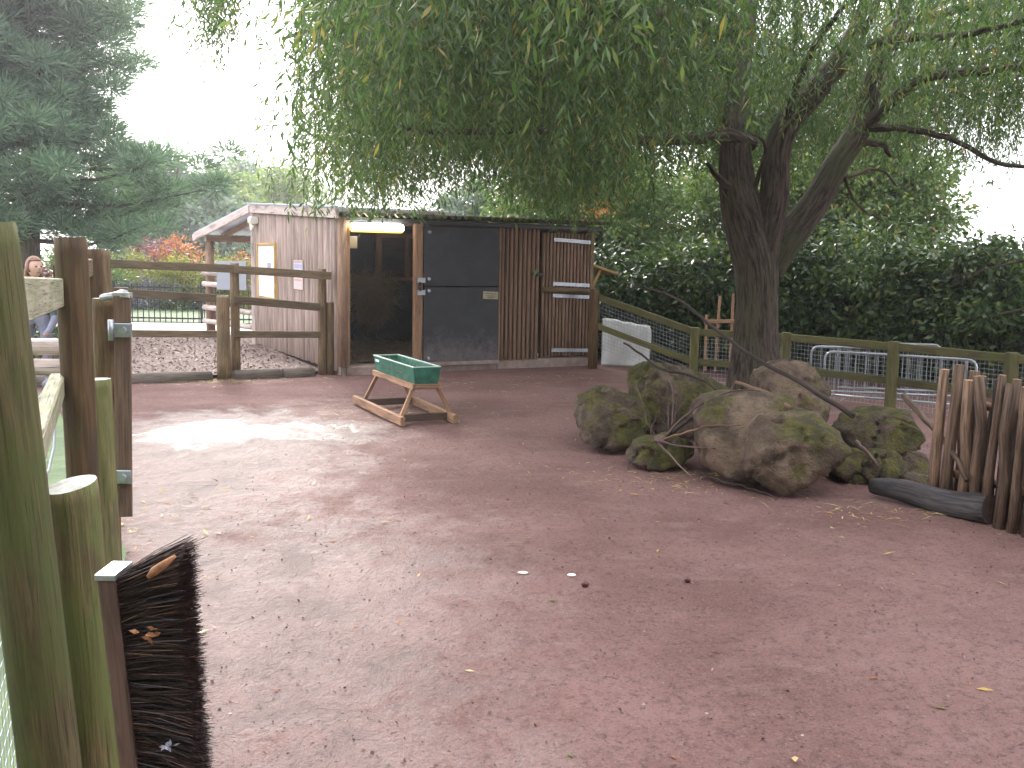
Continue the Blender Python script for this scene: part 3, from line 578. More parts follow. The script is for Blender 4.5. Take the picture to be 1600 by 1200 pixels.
# ================================================================== LEFT RAIL FENCE
rf = thing('rail_fence', (-3.62, 12.81, 0), 'three-rail timber fence running up to the stable corner', 'fence')
def post(px_t, py_t, y, r, mat, parent, px_b=None, py_b=None, name='post', slant=None, end=None, n=16, rough=.035, zb=-.05, seed=0):
    p1 = at(px_t, py_t, y)
    if px_b is None: p0 = A(p1[0], p1[1], zb)
    else:
        q = at(px_b, py_b, y); d = (q-p1); p0 = p1+d*((zb-p1[2])/d[2])
    pts = [p0+(p1-p0)*t for t in (0, .25, .5, .75, .97, 1)]
    b = MB(); b.tube(pts, [r*1.05, r*1.03, r, r*.99, r*.98, r*.93], n, rough, 0, 1, seed=seed, slant=slant); return b.build(name, [mat, end or MT['endgrain']], parent)
post(348, 462, 12.75, .083, MT['pine_post'], rf, name='strut_post')
post(366, 411, 12.92, .058, MT['pine_post'], rf)
post(503, 420, 13.45, .058, MT['pine_post'], rf)
post(516, 472, 13.50, .062, MT['pine_post'], rf, name='strut_post')
post(165, 392, 12.2, .055, MT['pine_post'], rf)
def rail_line(pa, pb, mat, parent, w=.045, h=.09, name='rail', round_=False):
    b = MB(); b.box(pa, pb, w, h, ch=.15); return b.build(name, mat, parent)
rail_line(at(150, 411, 12.15), at(366, 420, 12.86), MT['rail'], rf, h=.10); rail_line(at(366, 421, 12.84), at(517, 431, 13.38), MT['rail'], rf, h=.10)
rail_line(at(150, 455, 12.15), at(352, 467, 12.80), MT['rail'], rf, h=.10); rail_line(at(366, 468, 12.84), at(499, 480, 13.36), MT['rail'], rf, h=.10)
rail_line(at(185, 521, 12.25), at(352, 522, 12.80), MT['rail'], rf, h=.085); rail_line(at(366, 522, 12.84), at(499, 523, 13.36), MT['rail'], rf, h=.085)
sl = thing('timber_edging', (-4.2, 12.3, 0), 'row of half-buried logs edging the bark chips along the rail fence', 'edging')
for a_, c_ in (((-6.9, 11.28), (-5.75, 11.76)), ((-5.72, 11.75), (-4.68, 12.2)), ((-4.64, 12.21), (-3.74, 12.66)), ((-3.5, 12.79), (-2.98, 13.06)), ((-2.95, 13.08), (-2.6, 13.30))):
    b = MB(); b.tube([A(*a_, .03), A((a_[0]+c_[0])/2, (a_[1]+c_[1])/2, .035), A(*c_, .03)], [.085, .09, .083], 10, .07); b.build('log', MT['sleeper'], sl)

# ================================================================== NEAR FENCE, GATE AND BRUSH (left edge)
nf = thing('post_fence', (-1.0, 2.0, 0), 'mossy green post and rail fence close by at the yard edge', 'fence')
post(-24, 350, 2.0, .059, MT['algae_post'], nf, 78, 1200, seed=2, rough=.05)
post(110, 757, 2.16, .058, MT['algae_post'], nf, 149, 1200, name='strut_post', slant=(.12, .16, 0), seed=4, rough=.05)
post(110, 371, 3.6, .056, MT['brown_post'], nf, 130, 750, seed=3)
post(154, 592, 4.0, .049, MT['green_rail'], nf, 169, 880, name='strut_post', seed=5)
post(145, 389, 6.2, .052, MT['brown_post'], nf, seed=6)
post(157, 391, 7.6, .052, MT['pine_post'], nf, seed=7)
post(161, 466, 4.75, .050, MT['brown_post'], nf, 166, 640, name='gate_post', seed=8)
b = MB(); b.box(at(20, 470, 2.05), at(92, 457, 3.58), .035, .098); b.build('top_rail', MT['board'], nf)
b = MB(); b.box(A(-1.0, 2.05, 1.125), A(-1.62, 3.62, 1.12), .05, .075); b.build('mid_rail', MT['board'], nf)
b = MB(); b.box(A(-1.62, 3.66, 1.49), A(-2.55, 6.2, 1.49), .035, .10); b.build('top_rail', MT['rail'], nf)
b = MB(); b.box(A(-2.55, 6.22, 1.49), A(-3.1, 7.6, 1.49), .035, .10); b.build('top_rail', MT['rail'], nf)
def wiremesh(pa, pb, z0, z1, step, r, parent, off=0., zshift=0.):
    L = np.linalg.norm((pb-pa)[:2]); n1 = int(L/step); n2 = int((z1-z0)/step); b = MB()
    def wr(p, q):
        b.tube([p, q], r, 3, cap=False, smooth=False)
    for i in range(n1+1):
        q = pa+(pb-pa)*i/n1; wr(q+ZZ*z0, q+ZZ*z1)
    for j in range(n2+1): wr(pa+ZZ*(z0+j*step), pb+ZZ*(z0+j*step))
    return b.build('wire_mesh', MT['wire'], parent)
wiremesh(A(-1.09, 2.0, 0), A(-1.66, 3.6, 0), .05, 1.1, .05, .0013, nf)
wiremesh(A(-1.02, .9, 0), A(-1.10, 1.98, 0), .05, 1.1, .05, .0013, nf)
b = MB(); b.tube([at(88, 640, 3.3), at(84, 700, 3.1), at(76, 735, 2.9), at(66, 748, 2.7)], .004, 5); b.build('twisted_wire', MT['wire'], nf)

lg = thing('log_fence', (-2.9, 5.4, 0), 'pale round log rails behind the near mossy posts', 'fence')
for y_, z_ in ((541, 0), (573, 0)):
    b = MB(); b.tube([at(-60, y_+3, 5.2), at(20, y_, 5.2), at(108, y_+1, 5.3)], [.044, .043, .044], 12, .03, 0, 1); b.build('rail', [MT['fascia'], MT['endgrain']], lg)
for px in (-40, 112):
    b = MB(); q = at(px, 545, 5.36); b.tube([A(q[0], q[1], 0), A(q[0], q[1], .6), A(q[0], q[1], 1.2)], .05, 10, .03); b.build('post', MT['brown_post'], lg)

gt = thing('gate', (-1.76, 4.55, .4), 'brown timber gate standing open, seen edge on with steel brackets', 'gate')
p_t, p_b = at(191, 462, 4.5), at(194, 806, 4.5); gd = unit(A(-.385, 1, 0))
b = MB(); b.box(p_b, p_t, .072, .045, upv=gd); b.build('stile', [MT['gatewood'], MT['endgrain']], gt)
b = MB(); b.box(p_t+A(-.035, 0, .003), p_t+A(.037, 0, .003), .05, .022); b.build('cap', MT['endgrain'], gt)
b = MB(); q = gd*1.05; b.box(p_b+q, p_t+q, .07, .045, upv=gd); b.build('stile', MT['gatewood'], gt)
for t in (.06, .3, .54, .78, .95):
    p = p_b*(1-t)+p_t*t; b = MB(); b.box(p+gd*.03, p+gd*1.02, .022, .085); b.build('bar', MT['gatewood'], gt)
for y_ in (516, 745):
    p = at(191, y_, 4.46); b = MB(); b.box(p+A(-.045, 0, 0), p+A(.04, 0, 0), .02, .06); br = b.build('bracket', MT['galv'], gt)
    b = MB(); b.tube([p+A(-.045, -.01, -.045), p+A(-.045, -.01, .045)], .014, 8); b.build('hinge_pin', MT['galv'], br)
    b = MB(); b.tube([p+A(.01, -.012, 0), p+A(.01, -.026, 0)], .016, 8); b.build('bolt_head', MT['galv'], br)
b = MB(); b.tube([at(160, 465, 4.66), at(178, 462, 4.6), at(196, 458, 4.52)], .016, 8); b.build('latch_bar', MT['galv'], gt)

br = thing('scratching_brush', (-.75, 1.9, .3), 'broom-like scratching brush of dark bristles fixed to the mossy post', 'brush')
q0, q1 = at(178, 893, 1.9), at(214, 1200, 1.9); dd = (q1-q0); q1 = q0+dd*1.35
b = MB(); b.box(q1, q0, .034, .085, upv=A(0, 1, 0)); b.build('back_board', MT['darkwood'], br)
b = MB(); b.box(q0+A(-.019, 0, .001), q0+A(.019, 0, .001), .09, .012); b.build('end_cap', MT['galv'], br)
n = 15000; t = RNG.random(n)*.985+.004; base = q0+np.outer(t, q1-q0)+np.stack([np.full(n, .015), RNG.uniform(-.036, .036, n), np.zeros(n)], 1)
d = np.stack([np.ones(n), RNG.normal(size=n)*.16, .48*np.clip(1-t*1.9, -.12, 1)+RNG.normal(size=n)*.075], 1); d = unit(d); Lb = (.126-.010*np.minimum(t, .8)/.8)*(1+RNG.normal(size=n)*.035)/np.maximum(d[:, 0], .7)
Lb = np.where(RNG.random(n) < .05, Lb*RNG.uniform(.6, 1.12, n), Lb)
side = rdir(n); side = unit(np.cross(d, side)); w = .0006
mid = base+d*(Lb*.5)[:, None]+RNG.normal(size=(n, 3))*.003; tip = base+d*Lb[:, None]+A(0, 0, -1)*(Lb**2*.25)[:, None]
Q = np.concatenate([np.stack([base-side*w, base+side*w, mid+side*w, mid-side*w], 1), np.stack([mid-side*w, mid+side*w, tip+side*w*.7, tip-side*w*.7], 1)])
quads('bristles', Q, MT['bristle'], br, kind='stuff')
p = at(252, 886, 1.82); d = unit(A(.75, 0, .62)); b = MB()
b.tube([p-d*.032, p-d*.015+A(0, -.003, .002), p+d*.012, p+d*.034], [.004, .0085, .0075, .003], 7, .35, flat=.5); tag(b.build('bark_chip', MT['dead_leaf']), 'orange-brown bark chip resting on top of the brush bristles', 'chip')
def bits(name, px, py, yy, n, sp_, L, mat, label, cat):
    p = at(px, py, yy); c = p+RNG.normal(size=(n, 3))*A(sp_, .004, sp_*.35); tag(quads(name, leaves(c, rdir(n)*A(1, .5, .6), rdir(n)+A(0, -1.5, 0), L, L*.45), MT[mat], origin=p), label, cat)
bits('crumpled_leaf', 236, 990, 1.80, 9, .010, .02, 'dead_leaf', 'crumpled orange leaf stuck midway down the brush', 'leaf')
bits('feather', 262, 1163, 1.78, 10, .004, .014, 'leaf_lilac', 'small grey feather caught low in the brush bristles', 'feather')

# ================================================================== FEED TROUGH
tr = thing('feed_trough', (-1.0, 10.1, 0), 'green wooden feed trough on splayed pale timber legs', 'trough')
a0, a1 = A(-1.68, 10.85, 0), A(-1.01, 9.42, 0); c0, c1 = A(-1.12, 11.0, 0), A(-.53, 9.62, 0)
for p, q in ((a0, a1), (c0, c1)):
    b = MB(); b.box(p+ZZ*.05, q+ZZ*.05, .045, .085); b.build('runner', MT['timber'], tr)
dv = unit(a1-a0); wv = unit(A(dv[1], -dv[0], 0)*-1)
def tp(s, w_, z): return (a0+c0)/2+dv*s+A(-dv[1], dv[0], 0)*w_+ZZ*z
Lr = np.linalg.norm(a1-a0); s0, s1 = .16, Lr-.20
for s in (s0+.08, s1-.03):
    b = MB(); b.box(tp(s, -.24, .055), tp(s, .24, .055), .04, .07); b.build('cross_piece', MT['darkwood'], tr)
    for w_ in (-1, 1):
        b = MB(); b.box(tp(s+(.03 if s > .5 else -.05), w_*.262, .05), tp(s, w_*.118, .35), .036, .032, upv=dv); b.build('leg', MT['timber'], tr)
for w_ in (-1, 1):
    b = MB(); b.box(tp(s0-.03, w_*.132, .355), tp(s1+.02, w_*.132, .355), .026, .055); b.build('support_rail', MT['timber'], tr)
b = MB(); b.box(tp(s1+.01, -.116, .352), tp(s1+.01, .116, .352), .022, .045); b.build('support_rail', MT['timber'], tr)
def slab(pts, th, dirn, name, mat, parent):
    b = MB(); V = list(pts)+[p+dirn*th for p in pts]; b.add(V, [[0, 1, 2, 3], [7, 6, 5, 4], [0, 4, 5, 1], [1, 5, 6, 2], [2, 6, 7, 3], [3, 7, 4, 0]]); return b.build(name, mat, parent)
zb, zt = .38, .535; nv_ = A(-dv[1], dv[0], 0)
for w_ in (-1, 1):
    o_ = slab([tp(s0, w_*.118, zb), tp(s1, w_*.118, zb), tp(s1+.015, w_*.14, zt), tp(s0-.015, w_*.14, zt)], .022, -nv_*w_, 'side_board', MT['green'], tr)
    b = MB(); b.box(tp(s0-.015, w_*.131, zt+.004), tp(s1+.015, w_*.131, zt+.004), .026, .008); b.build('worn_edge', MT['green_edge'], o_)
for s, k_ in ((s0, 1), (s1, -1)):
    o_ = slab([tp(s, -.095, zb), tp(s, .095, zb), tp(s-.015*k_, .117, zt), tp(s-.015*k_, -.117, zt)], .022, dv*k_, 'end_board', MT['green'], tr)
    b = MB(); b.box(tp(s+.0*k_, -.117, zt+.003), tp(s+.0*k_, .117, zt+.003), .024, .008); b.build('worn_edge', MT['green_edge'], o_)
b = MB(); b.box(tp(s0+.01, 0, .395), tp(s1-.01, 0, .395), .215, .02); b.build('floor_board', MT['green'], tr)
b = MB(); q = tp(s0+.12, -.134, .495); b.box(q-dv*.05+nv_*-.008, q+dv*.07+nv_*-.008, .004, .025); b.build('label_sticker', MT['white'], tr)
n = 110; xy = np.stack([tp(RNG.uniform(s0+.2, s1-.05), RNG.uniform(-.07, .07), .42) for _ in range(n)])
tag(quads('hay_wisps', leaves(xy, rdir(n, .5)+A(0, 0, .35), rdir(n), .10+.10*RNG.random(n), .006), MT['straw'], origin=tp(.7, 0, .41)), 'few wisps of hay left in the green trough', 'hay', kind='stuff')

# ================================================================== ROCKS
def hull_planes(P):
    bm = bmesh.new(); [bm.verts.new(p) for p in P]; bmesh.ops.convex_hull(bm, input=bm.verts); bm.normal_update()
    pl = [(np.array(f.normal), np.array(f.verts[0].co)) for f in bm.faces if f.calc_area() > 1e-6]; bm.free()
    c = np.mean(P, axis=0); out = []
    for n_, p_ in pl:
        if (p_-c)@n_ < 0: n_ = -n_
        out.append((n_, p_))
    return out
ICO = None
def ico(sub=5):
    global ICO
    if ICO is None:
        bm = bmesh.new(); bmesh.ops.create_icosphere(bm, subdivisions=sub, radius=1); ICO = (np.array([v.co[:] for v in bm.verts]), [[v.index for v in f.verts] for f in bm.faces]); bm.free()
    return ICO
def rock(name, hulls, center, label, mat, seed, rough=.075, k=40., cut=.80, group='rocks heaped beneath the willow'):
    D, F = ico(); D = unit(D); c = np.array(center, float); rr = None
    for P in hulls:
        inv = 0
        for n_, p_ in hull_planes(np.array(P)):
            d_ = (p_-c)@n_; q = np.clip(D@n_/max(d_, .02), 0, None); inv = inv+q**k
        r_ = inv**(-1/k); rr = r_ if rr is None else np.maximum(rr, r_)
    rs_ = np.random.default_rng(seed*7+1)
    for i in range(22):                                   # broken faces
        n_ = rs_.normal(size=3); n_[2] = n_[2]*.8+.15; n_ /= np.linalg.norm(n_); pr_ = (D@n_)*rr; lim = pr_.max()*rs_.uniform(cut, .96)
        rr = np.where(pr_ > lim, lim/np.maximum(D@n_, .05), rr)
    V = c+D*rr[:, None]; s = float(np.mean(rr)); W_ = V+(fbm(V*4+seed, seed+9, 3)-.5)[:, None]*.25
    f = fbm(W_*3.2+seed*9.7, seed, 6)-.5; rid = np.abs(fbm(W_*5.5+seed*5.1, seed+40, 5)-.5); cr_ = np.exp(-(np.abs(fbm(W_*3.0+seed*2.3, seed+60, 3)-.5)/.018)**2)
    tl_ = W_@A(.25, .1, .96); led = np.abs(np.mod(tl_*6.5, 1)-.5)
    fine = fbm(V*24+seed, seed+5, 4)-.5
    V = V+D*(f*rough*1.7*s-rid*rough*1.5*s-cr_*.045+led*.045+fine*.034)[:, None]
    b = MB(); b.add(V, F, 0, None, True); return tag(b.build(name, MT[mat]), label, 'rock', group)
def hp(lst): return [at(a_, b_, c_) for a_, b_, c_ in lst]
def prism(out, y0, y1, sh=.82, dz=0.):
    """front outline at y0, a smaller copy of it at y1: a solid boulder"""
    F_ = [at(a_, b_, y0+o_) for a_, b_, o_ in out]; c_ = np.mean(F_, axis=0); Bk = [A(c_[0]+(p[0]-c_[0])*sh*y1/y0**1., y1+(p[1]-y0), p[2]*(.9 if p[2] > .1 else 1)) for p in F_]; return F_+Bk
P = prism([(897, 655, .12), (905, 622, .25), (950, 603, .35), (1000, 625, .30), (1022, 655, .2), (1010, 692, .05), (965, 712, 0), (915, 700, 0)], 8.15, 8.75); rock('mossy_rock', [P], np.mean(P, axis=0), 'round moss-covered boulder standing apart beside the dead branch', 'rock_moss', 3)
P = prism([(978, 708, .0), (1000, 690, .1), (1060, 684, .15), (1100, 700, .1), (1095, 722, 0), (1030, 736, -.05), (985, 730, -.05)], 7.6, 8.0); rock('flat_rock', [P], np.mean(P, axis=0), 'low flat mossy stone under the dead branch roots', 'rock_moss', 5)
P1 = prism([(1090, 690, .12), (1096, 630, .3), (1150, 612, .45), (1240, 622, .5), (1270, 700, .1), (1200, 762, .02), (1110, 738, .05)], 7.0, 7.75)
P2 = prism([(1180, 690, .0), (1190, 650, .3), (1290, 645, .35), (1325, 672, .15), (1336, 705, .05), (1310, 735, 0), (1265, 762, -.02), (1235, 782, -.05), (1205, 770, -.02), (1170, 740, 0)], 6.75, 7.5)
cc = at(1210, 700, 7.2); rock('big_boulder', [P1, P2], cc, 'largest brown boulder with a blunt overhanging nose at the front', 'rock', 8, .06, cut=.86)
P = prism([(988, 640, .1), (985, 580, .2), (1010, 567, .3), (1080, 575, .35), (1150, 598, .35), (1160, 650, .1), (1080, 690, 0), (1000, 690, 0)], 8.7, 9.5); rock('mossy_rock', [P], np.mean(P, axis=0), 'long mossy boulder lying behind the dead branch', 'rock_moss', 12)
P = prism([(1180, 640, .0), (1190, 585, .2), (1225, 562, .35), (1262, 566, .35), (1300, 600, .25), (1325, 640, .1), (1322, 680, 0), (1200, 690, 0)], 8.1, 8.8); rock('mossy_rock', [P], np.mean(P, axis=0), 'tall pointed mossy boulder in front of the willow trunk', 'rock', 15)
P = prism([(1322, 675, .1), (1335, 655, .2), (1385, 640, .3), (1440, 645, .3), (1462, 672, .1), (1455, 708, 0), (1350, 716, 0)], 7.5, 8.1); rock('slab_rock', [P], np.mean(P, axis=0), 'dark moss-capped slab propped on smaller stones by the paling', 'rock_moss', 18)
for i, (o_, y0, y1, lb) in enumerate((
    ([(1305, 745, 0), (1318, 712, .1), (1350, 704, .15), (1372, 730, .05), (1365, 765, 0), (1315, 764, 0)], 7.25, 7.6, 'small mossy stone wedged against the largest boulder'),
    ([(1355, 735, 0), (1372, 708, .1), (1405, 708, .12), (1420, 735, .05), (1412, 764, 0), (1362, 766, 0)], 7.15, 7.5, 'middle one of the small stones under the dark slab'),
    ([(1398, 730, .1), (1415, 708, .15), (1448, 712, .15), (1458, 735, .1), (1448, 750, 0), (1405, 750, 0)], 7.4, 7.75, 'small brown stone next to the rough paling'),
    ([(1415, 765, 0), (1420, 748, .05), (1448, 746, .08), (1460, 760, 0), (1455, 775, 0), (1420, 778, 0)], 7.05, 7.3, 'lowest small stone behind the fallen log'))):
    P = prism(o_, y0, y1); rock('small_rock', [P], np.mean(P, axis=0), lb, 'rock_moss' if i < 2 else 'rock', 21+i)

# dead wood
def stick(name, px, r0, r1, mat, label=None, parent=None, cat='branch', sub=4, wob=.012, n=8):
    P = np.array([at(*q) for q in px]); t = np.linspace(0, len(P)-1, (len(P)-1)*sub+1); i = np.minimum(t.astype(int), len(P)-2); f = (t-i)[:, None]
    # Catmull-Rom
    Pm = np.concatenate([[2*P[0]-P[1]], P, [2*P[-1]-P[-2]]]); p0, p1, p2, p3 = Pm[i], Pm[i+1], Pm[i+2], Pm[i+3]
    Q = .5*((2*p1)+(p2-p0)*f+(2*p0-5*p1+4*p2-p3)*f**2+(3*p1-p0-3*p2+p3)*f**3); Q = Q+(RNG.random(Q.shape)-.5)*wob
    b = MB(); b.tube(Q, np.linspace(r0, r1, len(Q)), n, .12); o = b.build(name, MT[mat], parent)
    return tag(o, label, cat) if label else o
stick('long_stick', [(1332, 650, 7.4), (1250, 597, 8.0), (1180, 560, 8.4), (1110, 508, 8.8), (1060, 468, 9.1), (1020, 452, 9.3), (990, 447, 9.4)], .021, .008, 'twig_dark', 'long thin dead stick rising over the rocks to the shed side')
stick('bare_stick', [(1236, 640, 7.35), (1200, 615, 7.7), (1150, 598, 8.1)], .022, .014, 'twig_pale', 'short pale barkless stick on top of the boulders')
db = thing('dead_branch', tuple(gp(1040, 690)), 'dead branch with many bare side shoots fanned out between the rocks', 'branch')
stick('stem', [(975, 535, 8.6), (1010, 560, 8.5), (1035, 578, 8.4), (1090, 590, 8.25), (1132, 622, 7.95), (1100, 640, 7.8), (1060, 668, 7.6), (1035, 688, 7.5)], .009, .016, 'twig_dark', parent=db)
for px in ([(1035, 688, 7.5), (1060, 660, 7.45), (1095, 632, 7.5), (1140, 612, 7.5), (1178, 610, 7.45)], [(1030, 688, 7.5), (1075, 675, 7.3), (1110, 665, 7.2), (1156, 665, 7.1)], [(1028, 690, 7.5), (1050, 715, 7.2), (1085, 747, 6.95)], [(1030, 690, 7.45), (1070, 698, 7.25), (1118, 700, 7.1)]):
    stick('shoot', px, .010, .004, 'twig' if px[1][1] != 675 else 'twig_pale', parent=db)
for px in ([(1045, 680, 7.5), (1044, 630, 7.6), (1038, 585, 7.7)], [(1050, 672, 7.5), (1052, 620, 7.6), (1046, 590, 7.7)], [(1052, 670, 7.5), (1062, 610, 7.6), (1072, 584, 7.65)], [(1046, 676, 7.5), (1066, 630, 7.45), (1085, 612, 7.45)], [(1030, 690, 7.5), (1012, 660, 7.6), (1004, 630, 7.7), (994, 602, 7.8)], [(1070, 655, 7.5), (1082, 635, 7.5), (1078, 620, 7.5)], [(1140, 613, 7.5), (1146, 600, 7.5), (1150, 593, 7.5)], [(1022, 692, 7.5), (1016, 670, 7.55), (1024, 655, 7.6)]):
    stick('twig', px, .005, .0028, 'twig_pale' if RNG.random() < .45 else 'twig', parent=db, n=6)
b = MB(); D, F = ico(); r_ = 1+.5*(fbm(D*2.2+4, 5)-.5); q = at(1033, 688, 7.5); b.add(q+D*r_[:, None]*A(.055, .05, .04), F, 0, None, True); b.build('root_knot', MT['twig'], db)
stick('ground_vine', [(1095, 740, 7.35), (1130, 752, 7.15), (1180, 765, 6.95), (1230, 785, 6.7), (1300, 800, 6.5), (1392, 816, 6.28)], .009, .006, 'twig_dark', 'thin dark vine lying along the earth before the boulders', sub=5)
stick('leaning_stick', [(1412, 618, 7.5), (1445, 655, 7.0), (1480, 695, 6.6), (1512, 750, 6.3)], .022, .016, 'picket', 'grey stick leaning down across the rough paling')
stick('low_stick', [(1337, 690, 7.0), (1352, 705, 6.95), (1372, 728, 6.9)], .018, .012, 'twig', 'dark stick poking out beside the largest boulder')
b = MB(); p0, p1 = gp(1363, 776)+ZZ*.075, gp(1545, 818)+ZZ*.085; pts = [p0+(p1-p0)*t+A(0, 0, .012*math.sin(t*7)) for t in np.linspace(0, 1, 9)]
b.tube(pts, [.055, .066, .074, .078, .08, .083, .086, .09, .094], 16, .10, 0, 1, flut=.05); tag(b.build('fallen_log', [MT['log'], MT['darkwood']]), 'short grey fallen log at the foot of the paling', 'log')

# ================================================================== ROUGH PALING (right edge)
pf = thing('paling_fence', (2.95, 6.3, 0), 'rough paling of uneven upright bark-covered poles', 'fence')
pk0, pk1 = gp(1458, 790), A(3.32, 5.25, 0); dirp = unit(pk1-pk0)
tops = [575, 577, 582, 584, 580, 583, 587, 590, 588, 592, 594, 590, 596, 600, 598, 602]
s = 0.; i = 0
while i < 22:
    r = .026+.012*RNG.random(); q = pk0+dirp*s; row = (i % 2)*.07; q = q+A(dirp[1], -dirp[0], 0)*-row
    h = .90+RNG.normal()*.02; ln = A(RNG.normal()*.018+.02*(i > 6), RNG.normal()*.015, 0)
    pts = [q+ZZ*-.03-ln*.6, q+ZZ*h*.33+A(*(RNG.normal(size=2)*.010), 0), q+ZZ*h*.66+ln*.3+A(*(RNG.normal(size=2)*.010), 0), q+ZZ*h+ln]
    b = MB(); b.tube(pts, [r*1.08, r, r*.97, r*.92], 9, .14, 0, 1, seed=i); b.build('pole', [MT['picket'] if RNG.random() < .8 else MT['twig_dark'], MT['timber']], pf); s += r*1.35+.012; i += 1
for z in (.70, .22):
    q = A(dirp[1], -dirp[0], 0)*-.115; b = MB(); b.tube([pk0+q+ZZ*z, (pk0+pk1)/2+q+ZZ*(z+.01), pk1+q+ZZ*z], [.026, .028, .026], 8, .08); b.build('cross_rail', MT['timber'], pf)
s = .02; 
for i in range(15):
    r = .02+.012*RNG.random(); q = pk0+dirp*(s)+A(dirp[1], -dirp[0], 0)*-.17; h = .78+RNG.normal()*.05
    b = MB(); b.tube([q, q+ZZ*h*.5+A(*(RNG.normal(size=2)*.012), 0), q+ZZ*h+A(*(RNG.normal(size=2)*.02), 0)], [r, r*.96, r*.9], 8, .14, seed=i+30); b.build('pole', MT['picket'], pf); s += r*2+.02

# ================================================================== GREEN RAIL FENCE BEHIND, BARRIERS, FOAM BLOCK
bf = thing('mesh_fence', (4.2, 12, 0), 'green mossy post and rail fence with square wire mesh behind the willow', 'fence')
ftop = .66
PP = [(929, 452, 14.75), (1086, 514, 13.9), (1229, 522, 13.2), (1397, 536, 12.0), (1582, 554, 10.85), (1790, 575, 9.8)]
tops_ = [at(*q) for q in PP]
for j, p in enumerate(tops_):
    g_ = g1(p[0], p[1])-.08; b = MB(); r = .06 if j else .068
    if j == 0: b.tube([A(p[0], p[1], g_), A(p[0], p[1], .5), p], [r*1.03, r, r*.98], 14, .03); b.build('post', MT['brown_post'], bf)
    else: b.box(A(p[0], p[1], g_), p+ZZ*.02, .11, .11, upv=(0, 1, 0), ch=.1); b.build('post', MT['green_rail'], bf)
for j in range(5):
    a_, c_ = tops_[j]+A(0, .03, 0), tops_[j+1]+A(0, .03, 0)
    if j == 0: a_ = a_+ZZ*-.05
    b = MB(); b.box(a_-ZZ*.045, c_-ZZ*.045, .04, .095); b.build('top_rail', MT['green_rail'], bf)
    low = .40 if j else .41
    b = MB(); b.box(a_-ZZ*(low+.05), c_-ZZ*(low+.05), .035, .085); b.build('low_rail', MT['green_rail'], bf)
    # square mesh behind the rails
    o_ = A(0, .045, 0); L = np.linalg.norm(c_-a_); n1 = int(L/.052); b = MB(); hgt = .74
    for i in range(n1+1):
        p = a_+(c_-a_)*i/n1+o_-ZZ*.03; b.tube([p, p-ZZ*hgt], 0.0021, 3, cap=False, smooth=False)
    for i in range(15): b.tube([a_+o_-ZZ*(.03+i*.052), c_+o_-ZZ*(.03+i*.052)], 0.0021, 3, cap=False, smooth=False)
    b.build('wire_mesh', MT['wire'], bf)
def barrier(name, pa, pb, zt, zb, label):
    t = thing(name, tuple((pa+pb)/2*A(1, 1, 0)+ZZ*zb), label, 'barrier', 'steel crowd barriers stacked behind the fence'); d = unit((pb-pa)*A(1, 1, 0)); L = np.linalg.norm((pb-pa)[:2]); r = .1
    pts = [pa*A(1, 1, 0)+ZZ*(zb+.12)]
    pts.append(pa*A(1, 1, 0)+ZZ*(zt-r))
    for k_ in range(1, 5): a_ = k_/4*math.pi/2; pts.append(pa*A(1, 1, 0)+d*r*(1-math.cos(a_))+ZZ*(zt-r+r*math.sin(a_)))
    for k_ in range(4): a_ = math.pi/2-k_/4*math.pi/2; pts.append(pa*A(1, 1, 0)+d*(L-r*(1-math.cos(a_)))+ZZ*(zt-r+r*math.sin(a_)))
    pts.append(pb*A(1, 1, 0)+ZZ*(zt-r)); pts.append(pb*A(1, 1, 0)+ZZ*(zb+.12))
    b = MB(); b.tube(pts, .017, 8); b.build('frame_tube', MT['galv'], t)
    b = MB(); b.tube([pa*A(1, 1, 0)+ZZ*(zb+.12), pb*A(1, 1, 0)+ZZ*(zb+.12)], .015, 8); b.build('bottom_tube', MT['galv'], t)
    me = MB(); me.tube([(0, 0, 0), (0, 0, zt-zb-.12)], .0045, 6); V = np.concatenate(me.v); m_ = bpy.data.meshes.new('bar'); m_.from_pydata(V.tolist(), [], me.f); m_.materials.append(MT['galv'])
    nb_ = int(L/.12)
    for i in range(1, nb_): inst('bar', m_, t, pa*A(1, 1, 0)+d*L*i/nb_+ZZ*(zb+.12))
    for p in (pa+d*.25, pb-d*.25):
        b = MB(); nrm = A(-d[1], d[0], 0); q = p*A(1, 1, 0)+ZZ*(zb+.02); b.tube([q-nrm*.22, q-nrm*.1+ZZ*.05, q+nrm*.1+ZZ*.05, q+nrm*.22], .014, 8); b.build('foot', MT['galv'], t)
barrier('crowd_barrier', at(1268, 545, 13.3), at(1512, 550, 13.0), .50, -.2, 'rear steel crowd barrier of the stack, its curved end furthest from the paling')
barrier('crowd_barrier', at(1290, 545, 12.95), at(1527, 558, 12.1), .47, -.2, 'front steel crowd barrier of the stack, nearest the mossy rail fence')
barrier('crowd_barrier', at(1310, 540, 13.7), at(1472, 540, 13.5), .53, -.2, 'topmost steel crowd barrier, its end showing above the fence rail')
